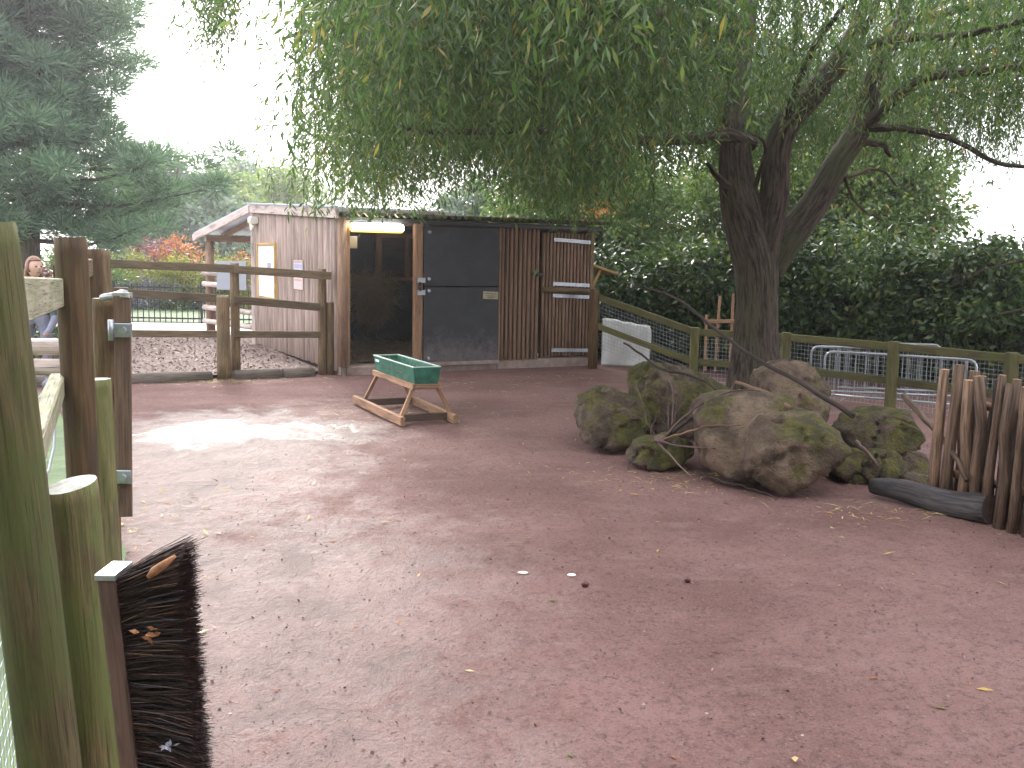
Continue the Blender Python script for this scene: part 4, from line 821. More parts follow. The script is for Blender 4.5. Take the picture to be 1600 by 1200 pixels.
# foam block
fbk = MB(); P0, P1_ = at(940, 540, 15.15), at(1015, 545, 15.0); dxf = unit((P1_-P0)*A(1, 1, 0)); nf_ = A(-dxf[1], dxf[0], 0)
out_ = [(0, -.02), (.70, -.02), (.72, .40), (.715, .52), (.69, .575), (.62, .59), (.50, .60), (.42, .625), (.30, .63), (.20, .66), (.06, .675), (0, .67)]
fr = [P0*A(1, 1, 0)+dxf*a_+ZZ*(c_+.03) for a_, c_ in out_]; bk = [p+nf_*.14 for p in fr]; inn = [P0*A(1, 1, 0)+dxf*(.36+(a_-.36)*.94)+ZZ*(.33+(c_-.33)*.94+.03)-nf_*.02 for a_, c_ in out_]
N_ = len(out_); fbk.add(fr+bk+inn, [[i, (i+1) % N_, N_+(i+1) % N_, N_+i] for i in range(N_)]+[[2*N_+i, 2*N_+(i+1) % N_, (i+1) % N_, i] for i in range(N_)]+[[2*N_+i for i in range(N_)][::-1], [N_+i for i in range(N_)]])
tag(fbk.build('foam_block', MT['foam']), 'dirty white foam slab propped behind the fence beside the stable', 'slab')
# stake frame behind trunk
sf = thing('stake_frame', (2.95, 14.6, -.1), 'thin brown stakes and crosspiece beside the willow trunk', 'stakes')
for (xa, ya), (xb, yb) in (((1125, 462), (1117, 580)), ((1146, 458), (1140, 580)), ((1104, 492), (1101, 580))):
    b = MB(); b.box(at(xb, yb, 14.6), at(xa, ya, 14.6), .035, .035); b.build('stake', MT['timber'], sf)
b = MB(); b.box(at(1100, 502, 14.57), at(1150, 502, 14.57), .03, .05); b.build('crosspiece', MT['timber'], sf)

# ================================================================== IRON RAILING, far left
ir = thing('iron_railing', (-8, 22.1, 0), 'low black iron railing along the lawn behind the paddock', 'railing')
xa, xb = -10.5, -3.6; me = MB(); me.tube([(0, 0, 0), (0, 0, .82)], .011, 6); m_ = bpy.data.meshes.new('bar'); m_.from_pydata(np.concatenate(me.v).tolist(), [], me.f); m_.materials.append(MT['iron'])
for i in range(58): inst('bar', m_, ir, A(xa+.12*i, 22.1, .05))
for z in (.14, .80):
    b = MB(); b.box(A(xa, 22.1, z), A(xb, 22.1, z), .02, .035); b.build('rail', MT['iron'], ir)
for x_ in (-10.4, -8.6, -6.72, -4.9):
    b = MB(); b.box(A(x_, 22.1, 0), A(x_, 22.1, .93), .05, .05); b.build('post', MT['iron'], ir)

# ================================================================== TREES
def limb(P, r, b, n=10, sub=5, rough=.07, flut=0., wob=.0, seed=0):
    P = np.array(P, float); r = np.array(r, float); t = np.linspace(0, len(P)-1, (len(P)-1)*sub+1); i = np.minimum(t.astype(int), len(P)-2); f = (t-i)[:, None]
    Pm = np.concatenate([[2*P[0]-P[1]], P, [2*P[-1]-P[-2]]]); p0, p1, p2, p3 = Pm[i], Pm[i+1], Pm[i+2], Pm[i+3]
    Q = .5*((2*p1)+(p2-p0)*f+(2*p0-5*p1+4*p2-p3)*f**2+(3*p1-p0-3*p2+p3)*f**3)
    if wob: Q = Q+(RNG.random(Q.shape)-.5)*wob
    b.tube(Q, np.interp(t, np.arange(len(r)), r), n, rough, flut=flut, seed=seed); return Q
TY = 11.5
wt = thing('willow_tree', (at(1180, 600, TY)[0], TY, -.1), 'big willow with forked furrowed trunk and hanging leafy strands', 'tree')
b = MB(); w_ = lambda px, py, dy=0.: at(px, py, TY+dy)
limb([A(w_(1178, 600)[0], TY, -.15), w_(1178, 600), w_(1180, 540), w_(1183, 470), w_(1180, 410), w_(1165, 350), w_(1152, 290), w_(1148, 230), w_(1152, 150, .2), w_(1165, 60, .5), w_(1180, -60, .8)], [.36, .315, .258, .226, .238, .235, .205, .17, .13, .10, .07], b, 30, 6, .05, .075, seed=1)
limb([w_(1192, 430), w_(1200, 360, -.05), w_(1210, 300, -.1), w_(1214, 240, -.1), w_(1232, 190, -.15), w_(1280, 135, -.2), w_(1325, 75, -.3), w_(1362, 0, -.4), w_(1400, -90, -.5)], [.16, .165, .158, .145, .138, .13, .115, .10, .08], b, 22, 5, .06, .07, seed=2)
limb([w_(1200, 425, .05), w_(1232, 372, .05), w_(1275, 315, .1), w_(1305, 260, .1), w_(1340, 205, .2), w_(1358, 150, .2), w_(1375, 95, .2), w_(1405, 40, .2), w_(1430, -60, .2)], [.16, .17, .155, .14, .13, .12, .105, .09, .06], b, 22, 5, .06, .07, seed=3)
b.build('trunk', MT['bark'], wt)
BR = [([w_(1342, 205, .2), w_(1385, 165, 0), w_(1450, 120, -.3), (w_(1530, 112, -.7)), w_(1620, 100, -1.2)], [.085, .07, .06, .05, .03]),
      ([w_(1175, 225, 0), w_(1135, 210, -.2), w_(1090, 217, -.4), w_(1000, 220, -.8), w_(900, 208, -1.2), w_(800, 203, -1.6), w_(690, 207, -1.9), w_(600, 195, -2.2)], [.085, .075, .06, .05, .042, .035, .026, .012]),
      ([w_(1280, 135, -.2), w_(1250, 150, -.3), w_(1235, 170, -.3)], [.05, .03, .015]), ([w_(1150, 300, 0), w_(1125, 280, -.3), w_(1105, 256, -.5)], [.05, .035, .02]),
      ([w_(1230, 190, -.2), w_(1250, 120, -.6), w_(1280, 60, -1), w_(1320, 10, -1.4)], [.05, .04, .035, .02]), ([w_(1320, 80, -.3), w_(1400, 60, -.8), w_(1500, 55, -1.4), w_(1610, 30, -2)], [.06, .045, .035, .02]),
      ([w_(1350, 200, .2), w_(1400, 200, -.2), w_(1480, 215, -.5), w_(1560, 255, -1.0), w_(1640, 260, -1.6)], [.05, .04, .03, .025, .015]), ([w_(1325, 225, .2), w_(1375, 225, .3), w_(1392, 245, .4)], [.05, .035, .02]),
      ([w_(1285, 300, .1), w_(1330, 275, .5), w_(1375, 265, 1), w_(1400, 290, 1.3)], [.03, .022, .016, .01]), ([w_(1310, 250, .1), w_(1340, 320, .5), w_(1380, 345, .8)], [.022, .016, .008]),
      ([w_(1160, 60, .5), w_(1060, 30, -.5), w_(960, 20, -2), w_(840, 0, -3.4), w_(740, -10, -4.4)], [.08, .07, .055, .04, .02]), ([w_(1165, 40, .5), w_(1050, -30, -1.5), w_(950, -60, -3.5), w_(880, -120, -5)], [.07, .06, .045, .03]),
      ([w_(1170, 0, .6), w_(1000, -20, .2), w_(820, 10, 0), w_(660, 20, -.3), w_(520, 40, -.6), w_(440, 60, -.8)], [.07, .06, .05, .04, .03, .015]), ([w_(1155, 150, .2), w_(1130, 100, .6), w_(1100, 60, 1.2), w_(1040, 50, 2)], [.06, .05, .04, .02]),
      ([w_(1400, 40, .2), w_(1480, 20, .8), w_(1580, 0, 1.2), w_(1680, 0, 1.4)], [.06, .045, .03, .02]), ([w_(1165, 330, 0), w_(1190, 260, -.3), w_(1196, 225, -.5), w_(1170, 205, -.7)], [.03, .025, .02, .012])]
b = MB(); bp = []
for P, r in BR: bp.append(limb(P, r, b, 8, 5, .1, wob=.02))
b.build('branches', MT['bark'], wt)
# hanging strands
def strand_leaves(top, Ls, spread, leafL, leafW, gap):
    """each strand sags outwards then falls; leaves alternate along it"""
    C_, D_, N_, S_ = [], [], [], []; ST = []
    for k_ in range(len(top)):
        L = Ls[k_]; n = max(6, int(L/gap)); t = np.linspace(0.02, 1, n)[:, None]; a = RNG.random()*2*math.pi; o = A(math.cos(a), math.sin(a), 0); sw = spread*(.4+RNG.random())
        cur = RNG.random()*6.28; per = A(-o[1], o[0], 0)
        P = top[k_]+o*sw*(1-np.exp(-3*t))-ZZ*L*t**1.12+o*.05*np.sin(t*5+cur)+per*.06*np.sin(t*4+cur*2)
        T = np.gradient(P, axis=0); T = unit(T); th = np.arange(n)*2.4+RNG.random()*6; e1 = unit(np.cross(T, A(.3, .9, .1))); e2 = np.cross(T, e1)
        out = e1*np.cos(th)[:, None]+e2*np.sin(th)[:, None]; d = unit(T*1.0+out*(.7+.45*RNG.random((n, 1)))+RNG.normal(size=(n, 3))*.24)
        C_.append(P); D_.append(d); N_.append(out+RNG.normal(size=(n, 3))*.5); S_.append(leafL*(.55+.6*RNG.random(n))*(1-.25*t[:, 0])); ST.append(P[::max(1, n//5)])
    C_, D_, N_, S_ = map(np.concatenate, (C_, D_, N_, S_)); return leaves(C_, D_, N_, S_, S_*leafW), ST
tx, ty = wt.location[0], wt.location[1]
tops2, Ls = [], []
def allow(x, y):
    """how low the strands reach at this spot"""
    d = math.hypot(x, y); return 1.98+.38*float(sstep(8.5, 4.5, d))
def rowof(p): q = p-EYE; return 800+FPX*(q@rt)/(q@fw), 600-FPX*(q@up)/(q@fw)
cnt = 0
while cnt < 4100:
    a = RNG.random()*2*math.pi; rr = 7.2*math.sqrt(RNG.random()); x = tx+rr*math.cos(a)*(1.15 if math.cos(a) > 0 else .98); y = ty+rr*math.sin(a)*.95
    if y < 3.6 or x > 9 or rr < .8: continue
    if x < -.195*y-.0+.12*max(0, y-11)+.25*RNG.random(): continue
    q = A(x*.55, y*.55, 0); dn = float(vnoise(q, 77)[0]); 
    if dn < .42 and RNG.random() < .88: continue
    if y < 6.5 and (x < -.4 or (RNG.random() < .45 and x > 1.2)): continue
    if x > tx-1.3 and y < ty-.3 and RNG.random() < .62: continue
    if x > tx-1. and y >= ty and RNG.random() < .2: continue
    top = 4.3+1.6*RNG.random()-.05*rr; nb_ = float(fbm(A(x*.9, y*.9, 1), 31)[0]); lo = allow(x, y)+abs(RNG.normal())*.35+(nb_-.45)*2.2
    if x > tx-1.6: lo = max(lo, 2.7+.9*RNG.random())          # the trunk side stays open below
    if y > ty+1.0: lo = max(lo, 2.3)
    if -.105 < x/y < -.005: lo = max(lo, 2.45+.7*RNG.random())     # thin place in the curtain
    lo = max(lo, 1.9); L = top-lo
    if L < .3: L = .3+RNG.random()*.5
    tops2.append(A(x, y, top)); Ls.append(L); cnt += 1
Vl, ST = strand_leaves(tops2, Ls, .48, .112, .21, .027)
cc_ = []
while len(cc_) < 620:                       # leafy side shoots filling the crown between the strands
    a = RNG.random()*2*math.pi; rr = 7.2*math.sqrt(RNG.random()); x = tx+rr*math.cos(a); y = ty+rr*math.sin(a)
    if y < 5 or rr < 1.0 or x < -.175*y or x > 9: continue
    z = 2.55+2.9*RNG.random()
    if x > tx-1.5: z = max(z, 3.2+1.2*RNG.random())
    if x > tx-1.2 and y < ty and RNG.random() < .6: continue
    if -.105 < x/y < -.005 and z < 3.1: continue
    if float(vnoise(A(x*.7, y*.7, z*.9), 55)[0]) < .47: continue
    cc_.append((x, y, z))
cc_ = np.array(cc_); nn = 150000; i_ = RNG.integers(0, len(cc_), nn); g = RNG.normal(size=(nn, 3))*A(.34, .34, .26); d = unit(g*.9+RNG.normal(size=(nn, 3))*.5+A(0, 0, -.75)); LL = .112*(.55+.65*RNG.random(nn))
Vl = np.concatenate([Vl, leaves(cc_[i_]+g, d, RNG.normal(size=(nn, 3)), LL, LL*.2)])
quads('crown', Vl, MT['willow'], wt, kind='stuff')
b = MB()
for P in ST[::2]: b.tube(P, np.linspace(.004, .0015, len(P)), 3, cap=False)
b.build('strand_stems', MT['twig'], wt, kind='stuff')
# the outlying spray, upper left, on a bough of its own
tl, Ll = [], []
for i in range(90):
    px = 325+RNG.normal()*26; p = at(px, -60, 8.2+RNG.normal()*.35); tl.append(p); Ll.append(.42+.45*RNG.random()*max(.2, 1-abs(px-325)/60))
Vl, ST = strand_leaves(tl, Ll, .12, .10, .19, .026); quads('outer_spray', Vl, MT['willow'], wt, kind='stuff')
b = MB(); limb([w_(520, 40, -.6), at(450, -40, 9.6), at(380, -70, 8.8), at(325, -62, 8.2), at(290, -50, 8.0)], [.03, .026, .022, .016, .008], b, 7); b.build('outer_bough', MT['bark'], wt)

def tree(name, label, base, h, rad, mat, nclump, nleaf, L, W, seed, crown_lo=.25, clump_r=.4, group=None, cat='tree', flat=1., shape=None, trunk_r=None, stems=1, needles=False, drop=0.):
    base = A(*base); t = thing(name, tuple(base), label, cat, group); rs = np.random.default_rng(seed)
    b = MB(); tr_ = trunk_r or h*.022; top = base+A(0, 0, h*.85)
    for s in range(stems):
        o = A(*(rs.normal(size=2)*rad*.12*(stems > 1)), 0); limb([base+o*.3-ZZ*.1, base+o+ZZ*h*.3, base+o*2+ZZ*h*.6, top+o*3], [tr_, tr_*.8, tr_*.55, tr_*.2], b, 8, 3, .08)
    cl = []
    while len(cl) < nclump:
        p = rs.uniform(-1, 1, 3); r_ = np.linalg.norm(p)
        if r_ > 1 or r_ < .35: continue
        zz = (p[2]+1)/2; wd = shape(zz) if shape else 1.
        cl.append(A(p[0]*rad*wd, p[1]*rad*wd, h*(crown_lo+(1-crown_lo)*zz)-clump_r*.5))
    cl = np.array(cl)
    for p in cl[::max(1, nclump//14)]:
        m_ = A(p[0]*.35, p[1]*.35, p[2]*.8); limb([base+A(0, 0, p[2]*.55), base+m_, base+p], [tr_*.4, tr_*.22, tr_*.08], b, 6, 3, .1)
    b.build('trunk', MT['bark'], t)
    idx = rs.integers(0, nclump, nleaf); sz = clump_r*(.6+.7*rs.random(nclump)); g = rs.normal(size=(nleaf, 3)); g[:, 2] *= .6*flat
    c = base+cl[idx]+g*(sz[idx]*.5)[:, None]; c[:, 2] = np.maximum(c[:, 2], base[2]+.04)
    if needles: d = unit(g*A(1, 1, .8)+A(0, 0, .45)+rs.normal(size=(nleaf, 3))*.35)
    else: d = unit(g*.7+rs.normal(size=(nleaf, 3))*.7+A(0, 0, -drop-.15))
    nr = rs.normal(size=(nleaf, 3))+A(0, 0, .8); LL = L*(.6+.7*rs.random(nleaf)); o = quads('crown', leaves(c, d, nr, LL, LL*W), MT[mat], t, kind='stuff'); return t
def gb(px, py_top, y, zb=0.): p = at(px, py_top, y); return (p[0], p[1], zb), p[2]-zb
# big pine on the left: layered limbs, built from real boughs
pn = thing('pine_tree', (-10.6, 22.5, 0), 'tall dark blue-green pine with layered boughs over the lawn', 'tree'); b = MB()
pb_ = A(-10.6, 22.5, 0); limb([pb_, pb_+A(.05, 0, 2), pb_+A(.25, 0, 4.5), pb_+A(.2, 0, 7), pb_+A(.3, 0, 10)], [.26, .22, .19, .15, .08], b, 14, 5, .07, .06)
limb([pb_+A(0, 0, .6), pb_+A(-.9, -.3, 2.2), pb_+A(-1.2, -.4, 4), pb_+A(-1.6, -.5, 6)], [.16, .13, .10, .05], b, 10, 4, .07)
cl = []; rs = np.random.default_rng(5)
for i in range(80):
    z = 1.7+8.3*(i+.5)/80; a = i*2.399+rs.normal()*.4
    reach = float(np.interp(z, [1.7, 2.6, 3.4, 4.0, 4.7, 5.4, 7, 8.6, 10], [2.7, 3.2, 3.3, 1.8, 1.3, 2.0, 2.1, 1.7, 1.1]))*(.75+.4*rs.random()); o = A(math.cos(a), math.sin(a), 0)
    st = pb_+A(.2, 0, z); e = st+o*reach+ZZ*(.25+.25*rs.random()); limb([st, st+o*reach*.5-ZZ*.05, e], [.06, .035, .012], b, 6, 3, .1)
    for t in np.linspace(.25, 1.0, 7): cl.append((st+o*reach*t+ZZ*(t*t*.3+.12)+rs.normal(size=3)*A(.34, .34, .16), .40-.10*t))
b.build('trunk', MT['bark'], pn)
cl_p = np.array([c for c, _ in cl]); cl_r = np.array([r_ for _, r_ in cl]); nl = 150000; idx = rs.integers(0, len(cl_p), nl); g = rs.normal(size=(nl, 3)); g[:, 2] *= .55
c = cl_p[idx]+g*cl_r[idx][:, None]*.55; d = unit(g+A(0, 0, .5)+rs.normal(size=(nl, 3))*.4); LL = .16+.14*rs.random(nl); quads('crown', leaves(c, d, rs.normal(size=(nl, 3)), LL, .032), MT['pine'], pn, kind='stuff')

gl = 'shrubs and small trees along the lawn'
def shrub(name, label, px, py, y, rad, mat, nl, L, W, seed, cat='shrub', group=gl, lo=.0, clump=.35, ncl=40, **k_):
    ba, h = gb(px, py, y); return tree(name, label, ba, h, rad, mat, ncl, nl, L, W, seed, lo, clump, group, cat, stems=3, trunk_r=.03, **k_)
shrub('purple_shrub', 'purple-leaved shrub beyond the rail fence, beside an orange one', 232, 358, 30, 1.0, 'leaf_purple', 5000, .10, .5, 41)
shrub('orange_shrub', 'small orange shrub between the purple one and the canopy', 276, 358, 30, .7, 'leaf_orange', 3000, .10, .5, 42)
shrub('orange_shrub', 'orange autumn shrub seen under the stable canopy roof', 385, 382, 29, .8, 'leaf_orange', 3000, .09, .5, 43)
shrub('yellow_shrub', 'yellow-green shrub left of the canopy post behind the railing', 285, 388, 28, .95, 'leaf_yellow', 5200, .10, .5, 44)
shrub('yellow_shrub', 'yellow-green shrub under the canopy behind the log rails', 350, 390, 27.6, .9, 'leaf_yellow', 5200, .10, .5, 45)
shrub('yellow_shrub', 'feathery yellow shrub below the pine boughs by the purple one', 190, 378, 28, .8, 'leaf_yellow', 3800, .10, .4, 46)
shrub('flowering_shrub', 'lilac-grey flowering shrub above the iron railing', 210, 420, 27.5, 1.2, 'leaf_lilac', 5000, .09, .6, 47)
shrub('green_shrub', 'rounded green bush behind the smiling woman', 95, 378, 26, 1.5, 'leaf_mid', 7000, .11, .5, 48)
shrub('red_shrub', 'dark red shrub showing between the near mossy posts', 38, 392, 24, .6, 'leaf_purple', 2200, .10, .5, 49)
shrub('dark_shrub', 'dark evergreen bush outside the fence behind the near posts', 30, 470, 15, 1.6, 'laurel', 9000, .09, .4, 50)
shrub('dark_shrub', 'low dark evergreen bush under the lilac shrub at the railing', 300, 445, 27.2, 1.1, 'laurel', 4500, .09, .4, 63)
gf = 'pale far trees beyond the lawn'
for i, (nm, lab, px, py, y, rad, mat, nl) in enumerate((
    ('far_tree', 'hazy grey conifer-like tree right beside the tall pine', 262, 212, 44, 3.0, 'leaf_grey', 9000),
    ('far_tree', 'hazy yellow-green tree above the canopy roof', 335, 248, 48, 2.6, 'leaf_pale', 7000),
    ('far_tree', 'pale blue-grey tree showing over the stable ridge', 385, 240, 58, 2.6, 'leaf_grey', 6500),
    ('far_tree', 'pale green tree between the ridge and the willow strands', 440, 252, 52, 2.6, 'leaf_pale', 6500),
    ('far_tree', 'grey-green feathery tree above the middle of the stable roof', 738, 258, 34, 1.5, 'leaf_grey', 9000),
    ('far_tree', 'yellow-green bush peeping over the corrugated roof', 745, 332, 30, 1.0, 'leaf_yellow', 4500))):
    ba, h = gb(px, py, y); tree(nm, lab, ba, h, rad, mat, 70, int(nl*1.8), .30 if y > 40 else .14, .45, 60+i, .1, .85 if y > 40 else .4, gf, stems=2)
gr_ = 'trees behind the mesh fence'
for i, (lab, px, py, y, rad, mat, nl, lo) in enumerate((
    ('mid green tree just right of the stable roof with orange berries', 880, 235, 24, 1.9, 'leaf_mid', 15000, .1),
    ('bright green tree behind the hanging strands left of the trunk', 1010, 170, 25, 2.4, 'leaf_mid', 17000, .1),
    ('pale green tree seen through the willow fork', 1255, 150, 24, 2.3, 'leaf_pale', 16000, .15),
    ('green tree behind the willow, right of the forked limbs', 1355, 150, 23, 1.9, 'leaf_mid', 16000, .2))):
    ba, h = gb(px, py, y, -.1); tree('broadleaf_tree', lab, ba, h, rad, mat, 90, int(nl*2.2), .14, .48, 80+i, lo, .62, gr_)
# orange berry sprays
bt = []
for (px, py, y, m_) in ((928, 328, 21.5, 90), (945, 318, 21.5, 40), (1245, 355, 19, 60)):
    p = at(px, py, y); bt.append(p+RNG.normal(size=(m_, 3))*A(.16, .16, .12))
c = np.concatenate(bt); tag(quads('autumn_leaves', leaves(c, rdir(len(c)), rdir(len(c)), .09, .05), MT['leaf_orange']), 'sprays of orange autumn leaves above the stable roof end', 'leaves', kind='stuff')
gh = 'dark laurel bushes behind the mesh fence'
for i, (lab, px, py, y, rad, nl) in enumerate((
    ('dark laurel beside the stable end and small lean-to roof', 985, 375, 17.2, 1.25, 24000),
    ('dark laurel just left of the willow trunk', 1100, 360, 17.2, 1.3, 24000),
    ('dark laurel directly behind the willow trunk', 1215, 355, 16.6, 1.3, 24000),
    ('dark laurel above the stacked crowd barriers', 1335, 335, 16.4, 1.45, 28000),
    ('dark laurel below the bright sky gap', 1470, 366, 15.6, 1.4, 28000),
    ('dark laurel at the far end of the hedge over the paling', 1610, 345, 14.4, 1.3, 26000))):
    ba, h = gb(px, py, y, -.12); tree('laurel_bush', lab, ba, h, rad, 'laurel_light' if i in (1, 3, 5) else 'laurel', 110, int(nl*1.15), .12, .42, 100+i, .0, .42, gh, 'shrub', stems=4, trunk_r=.05, drop=.3)
b = MB()
for P, r in (([at(1610, 405, 11.5), at(1560, 416, 11.8), at(1500, 430, 12.2), at(1442, 447, 12.6)], (.014, .005)), ([at(1612, 480, 11), at(1575, 488, 11.2), at(1535, 498, 11.4)], (.014, .006)), ([at(1540, 420, 11.9), at(1500, 442, 12.2), at(1475, 452, 12.4)], (.007, .003))):
    b.tube(P, np.linspace(r[0], r[1], len(P)), 6, .1)
for k_, o in enumerate([b.build('bare_twigs', MT['twig'])]): tag(o, 'bare reddish twigs reaching in before the laurels', 'twigs')

# ================================================================== PERSON
def person():
    px, y = 54, 11.7; hd = at(px, 418, y); t = thing('person', (hd[0], y, 0), 'smiling person with auburn hair in a dark jacket beyond the fence', 'person')
    hz = hd[2]; B_ = A(hd[0], y, 0)
    me = bpy.data.meshes.new('body'); J = {}
    pts = [(0, 0, .86), (0, 0, 1.05), (0, .0, hz-.28), (0, .0, hz-.19), (.01, -.01, hz-.10), (.17, .0, hz-.30), (.24, -.03, hz-.55), (.20, -.16, hz-.72), (-.17, .0, hz-.30), (-.24, -.03, hz-.55), (-.20, -.16, hz-.72), (.10, 0, .80), (.11, -.01, .45), (.11, .02, .08), (.11, -.14, .04), (-.10, 0, .80), (-.11, -.01, .45), (-.11, .02, .08), (-.11, -.14, .04), (.185, -.24, hz-.75), (-.185, -.24, hz-.75)]
    ed = [(0, 1), (1, 2), (2, 3), (3, 4), (2, 5), (5, 6), (6, 7), (2, 8), (8, 9), (9, 10), (0, 11), (11, 12), (12, 13), (13, 14), (0, 15), (15, 16), (16, 17), (17, 18), (7, 19), (10, 20)]
    rad = [.15, .14, .13, .052, .055, .075, .055, .04, .075, .055, .04, .10, .07, .05, .04, .10, .07, .05, .04, .03, .03]
    me.from_pydata(pts, ed, []); o = bpy.data.objects.new('body', me); COL.objects.link(o); o.modifiers.new('s', 'SKIN'); sv = me.skin_vertices[0].data
    for i, r_ in enumerate(rad): sv[i].radius = (r_, r_*.8)
    sv[0].use_root = True
    m_ = o.modifiers.new('u', 'SUBSURF'); m_.levels = 2; dg = bpy.context.evaluated_depsgraph_get(); ev = o.evaluated_get(dg); bm = bmesh.new(); bm.from_mesh(ev.to_mesh()); bpy.data.objects.remove(o)
    # head: shaped sphere, facing +x (towards the picture's right) and a little to the camera
    ang = R(-35); ca, sa = math.cos(ang), math.sin(ang); D, F = ico(); D = unit(D[:]); V = []
    f = D[:, 0]; s_ = D[:, 1]; z = D[:, 2]
    X_ = f*.095; Y_ = s_*.075; Z_ = z*.115
    X_ = X_+.022*np.exp(-((z+.05)/.16)**2-(s_/.16)**2)*(f > 0)+.008*np.exp(-((z+.42)/.1)**2-(s_/.3)**2)*(f > 0)+.012*np.exp(-((z+.8)/.2)**2-(s_/.4)**2)*(f > 0)-.010*np.exp(-((z-.08)/.12)**2-((np.abs(s_)-.38)/.16)**2)*(f > 0)
    Y_ = Y_*(1-.25*np.clip(-z-.2, 0, 1)); Y_ = Y_+np.sign(s_)*.016*np.exp(-((z)/.2)**2-((f+.05)/.16)**2)
    Vh = np.stack([X_*ca-Y_*sa, X_*sa+Y_*ca, Z_+hz], 1); vs_ = [bm.verts.new(p) for p in Vh]; [bm.faces.new([vs_[i] for i in f_]) for f_ in F]
    me2 = bpy.data.meshes.new('body'); bm.to_mesh(me2); bm.free(); o = bpy.data.objects.new('body', me2); COL.objects.link(o); rm = o.modifiers.new('r', 'REMESH'); rm.mode = 'VOXEL'; rm.voxel_size = .009; sm = o.modifiers.new('sm', 'SMOOTH'); sm.iterations = 2
    dg = bpy.context.evaluated_depsgraph_get(); me3 = bpy.data.meshes.new_from_object(o.evaluated_get(dg)); bpy.data.objects.remove(o); me3.name = 'body'
    for m_ in (plain('skin', (.55, .33, .25), .5, var=.06), plain('dark teal jacket', (.035, .06, .07), .7), plain('grey trousers', (.20, .20, .27), .8), plain('lips', (.42, .13, .12), .4)): me3.materials.append(m_)
    for p in me3.polygons:
        c = p.center; p.use_smooth = True
        p.material_index = 0 if (c.z > hz-.165 or (abs(c.x) > .12 and c.z < hz-.73 and c.y < -.15)) else (1 if c.z > .84 else 2)
        lx = c.x*ca+c.y*sa; ly = -c.x*sa+c.y*ca
        if lx > .06 and abs(ly) < .028 and abs(c.z-hz+.052) < .008: p.material_index = 3
    link('body', me3, t, None)
    hair = MB(); D, F = ico(); D = unit(D); f, s_, z = D.T; k = 1+.03*fbm(D*6, 3); cut = np.where((f > .28-.1*z) & (z < .55), .80, 1.0)*np.where((z < -.55), .85, 1)
    Vh = np.stack([f*.108*k*cut-.010, s_*.088*k*np.where(cut < .9, .8, 1), z*.122*k*np.where(z < -.3, .9, 1)+.010], 1); Vh = np.stack([Vh[:, 0]*ca-Vh[:, 1]*sa, Vh[:, 0]*sa+Vh[:, 1]*ca, Vh[:, 2]+hz], 1)+B_
    hair.add(Vh, F, 0, None, True); q = B_+A(-.10*ca, -.10*sa, hz-.0); hair.tube([q, q+A(-.05*ca, -.05*sa, -.03), q+A(-.06*ca, -.05*sa, -.12), q+A(-.04, -.02, -.2)], [.03, .035, .03, .012], 10, .15)
    hair.build('hair', plain('auburn hair', (.20, .075, .035), .45, var=.3, sc=30), t)
    for s_ in (-1, 1):
        c = A(.084, s_*.030, .012); e = MB(); D, F = ico(); e.add(B_+A(c[0]*ca-c[1]*sa, c[0]*sa+c[1]*ca, hz+c[2])+D*.009, F, 0, None, True); e.build('eye', plain('eye', (.05, .03, .025), .2), t)
person()

# ================================================================== SMALL THINGS ON THE GROUND
def pebble_shape(name, p, sc, mat, label, cat, half=False, seed=1):
    D, F = ico(); k = 1+.12*(fbm(D*1.6+seed, seed)-.5); V = D*k[:, None]*A(*sc)
    if half: V[:, 2] = np.where(V[:, 2] > 0, V[:, 2]*.35, V[:, 2]*.6)
    b = MB(); p = np.array(p); p[2] = g1(p[0], p[1]); b.add(V+p+ZZ*sc[2]*(.5 if half else .85), F, 0, None, True); return tag(b.build(name, MT[mat]), label, cat)
MT['conker'] = plain('conker', (.10, .022, .022), .22, var=.3, sc=30); MT['husk'] = plain('husk', (.74, .68, .60), .6, var=.15, sc=40)
pebble_shape('conker_husk', gp(817, 902), (.026, .018, .014), 'husk', 'white conker husk lying furthest from the conkers', 'husk', True, 2)
pebble_shape('conker_husk', gp(893, 905), (.022, .018, .018), 'husk', 'white conker husk right beside a dark conker', 'husk', True, 3)
pebble_shape('conker', gp(914, 921), (.018, .016, .016), 'conker', 'dark red conker next to the white husk', 'conker', seed=4)
pebble_shape('conker', gp(1074, 913), (.016, .015, .015), 'conker', 'purple-brown conker lying alone out on the bare earth', 'conker', seed=5)
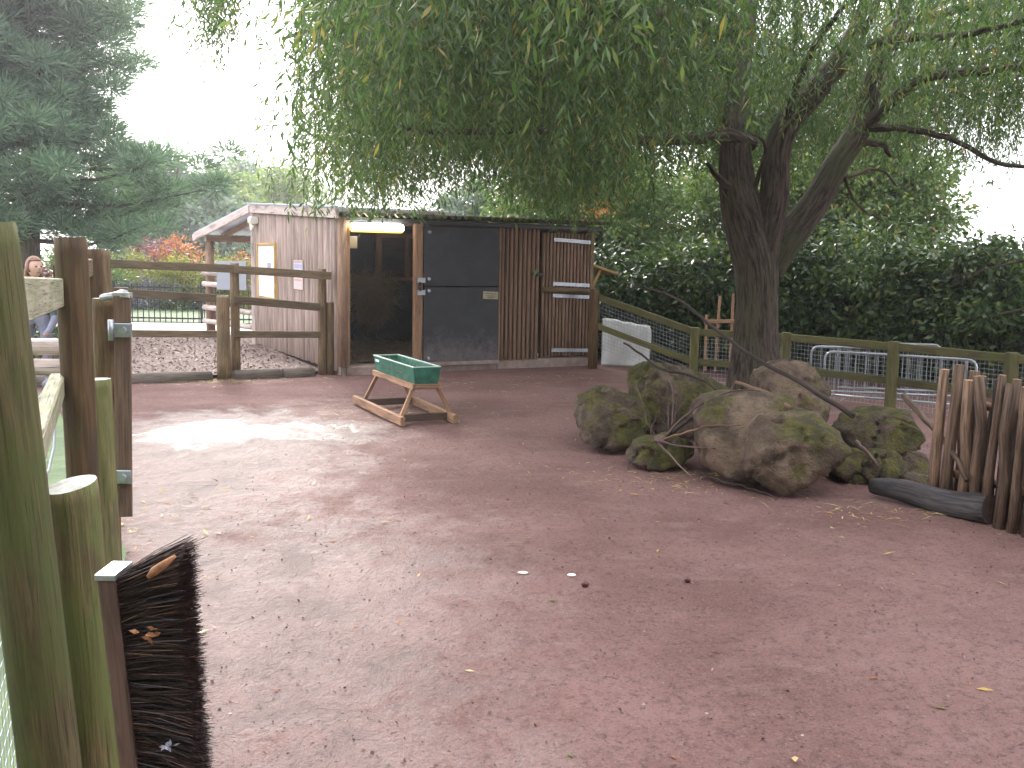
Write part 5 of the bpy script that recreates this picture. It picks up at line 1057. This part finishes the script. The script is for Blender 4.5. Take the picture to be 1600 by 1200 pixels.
for i, (px, py, L, mat, lab) in enumerate((
    (855, 942, .05, 'leaf_yellow', 'yellow willow leaf just in front of the conker husks'), (985, 955, .03, 'leaf_yellow', 'tiny yellow leaf scrap between the conkers, further forward'),
    (1370, 1063, .04, 'leaf_orange', 'orange leaf on bare earth, middle of the lower right yard'), (1457, 1112, .05, 'leaf_yellow', 'yellow leaf nearest the bottom right corner'),
    (1515, 1080, .03, 'leaf_orange', 'small orange leaf closest to the right picture edge'), (437, 1072, .03, 'leaf_orange', 'small orange leaf on the earth a step right of the brush'),
    (886, 1178, .035, 'leaf_pale', 'small green leaf at the very bottom of the yard'), (736, 798, .05, 'leaf_orange', 'orange leaf midway between the trough and the conker husks'),
    (628, 817, .05, 'leaf_orange', 'orange leaf on the earth below the near end of the trough'), (668, 738, .04, 'litter', 'brown leaf on the earth closest before the trough'),
    (513, 848, .05, 'leaf_orange', 'orange leaf at the edge of the wet patch'), (1058, 1184, .03, 'leaf_orange', 'tiny orange leaf at the bottom edge, right of the green one'))):
    p = gp(px, py); p[2] = g1(p[0], p[1])+.006; a = i*1.9; d = A(math.cos(a), math.sin(a)*.6, .06); V = leaves(p[None], d[None], A(.1, .1, 1)[None], L, L*.32)[0]
    b = MB(); V = np.concatenate([V, V-ZZ*.0015]); b.add(V, [[0, 1, 2], [0, 2, 3], [6, 5, 4], [7, 6, 4], [0, 4, 5, 1], [1, 5, 6, 2], [2, 6, 7, 3], [3, 7, 4, 0]])
    tag(b.build('fallen_leaf', MT[mat]), lab, 'leaf', 'single leaves fallen on the yard')

# ================================================================== HAZE (added to stand in for lens glare)
b = MB(); b.add([(x_, y_, z_) for z_ in (-1.5, 14.) for x_, y_ in ((-126, -126), (126, -126), (126, 126), (-126, 126))], [[3, 2, 1, 0], [4, 5, 6, 7], [0, 1, 5, 4], [1, 2, 6, 5], [2, 3, 7, 6], [3, 0, 4, 7]])
hm = bpy.data.materials.new('haze'); hm.use_nodes = True; nt = hm.node_tree; nt.nodes.clear(); out = nt.nodes.new('ShaderNodeOutputMaterial'); pv = nt.nodes.new('ShaderNodeVolumePrincipled')
pv.inputs['Color'].default_value = (.95, .96, 1, 1); pv.inputs['Density'].default_value = .0016; pv.inputs['Anisotropy'].default_value = .72; nt.links.new(pv.outputs[0], out.inputs['Volume'])
tag(b.build('haze', hm), 'thin pale damp haze filling the air', 'haze', kind='stuff')

# ================================================================== UNSEEN LEAVES BEHIND THE VIEWPOINT (added to shut off the sky there)
rs = np.random.default_rng(77); V = []
for k_ in range(16):
    a = R(98+168*(k_+.5)/16); r_ = 8.5+2.5*rs.random(); x_ = r_*math.sin(a); y_ = r_*math.cos(a); h = 8+3*rs.random(); n = 2600
    g = rs.normal(size=(n, 3))*A(1.0, 1.0, h*.24)+A(x_, y_, h*.5); g[:, 2] = np.clip(g[:, 2], .2, h+1); L = .32+.2*rs.random(n); V.append(leaves(g, rs.normal(size=(n, 3)), rs.normal(size=(n, 3)), L, L*.55))
tag(quads('woodland', np.concatenate(V), MT['leaf_mid']), 'dark leafy wood closing the yard behind the viewpoint', 'wood', kind='stuff')
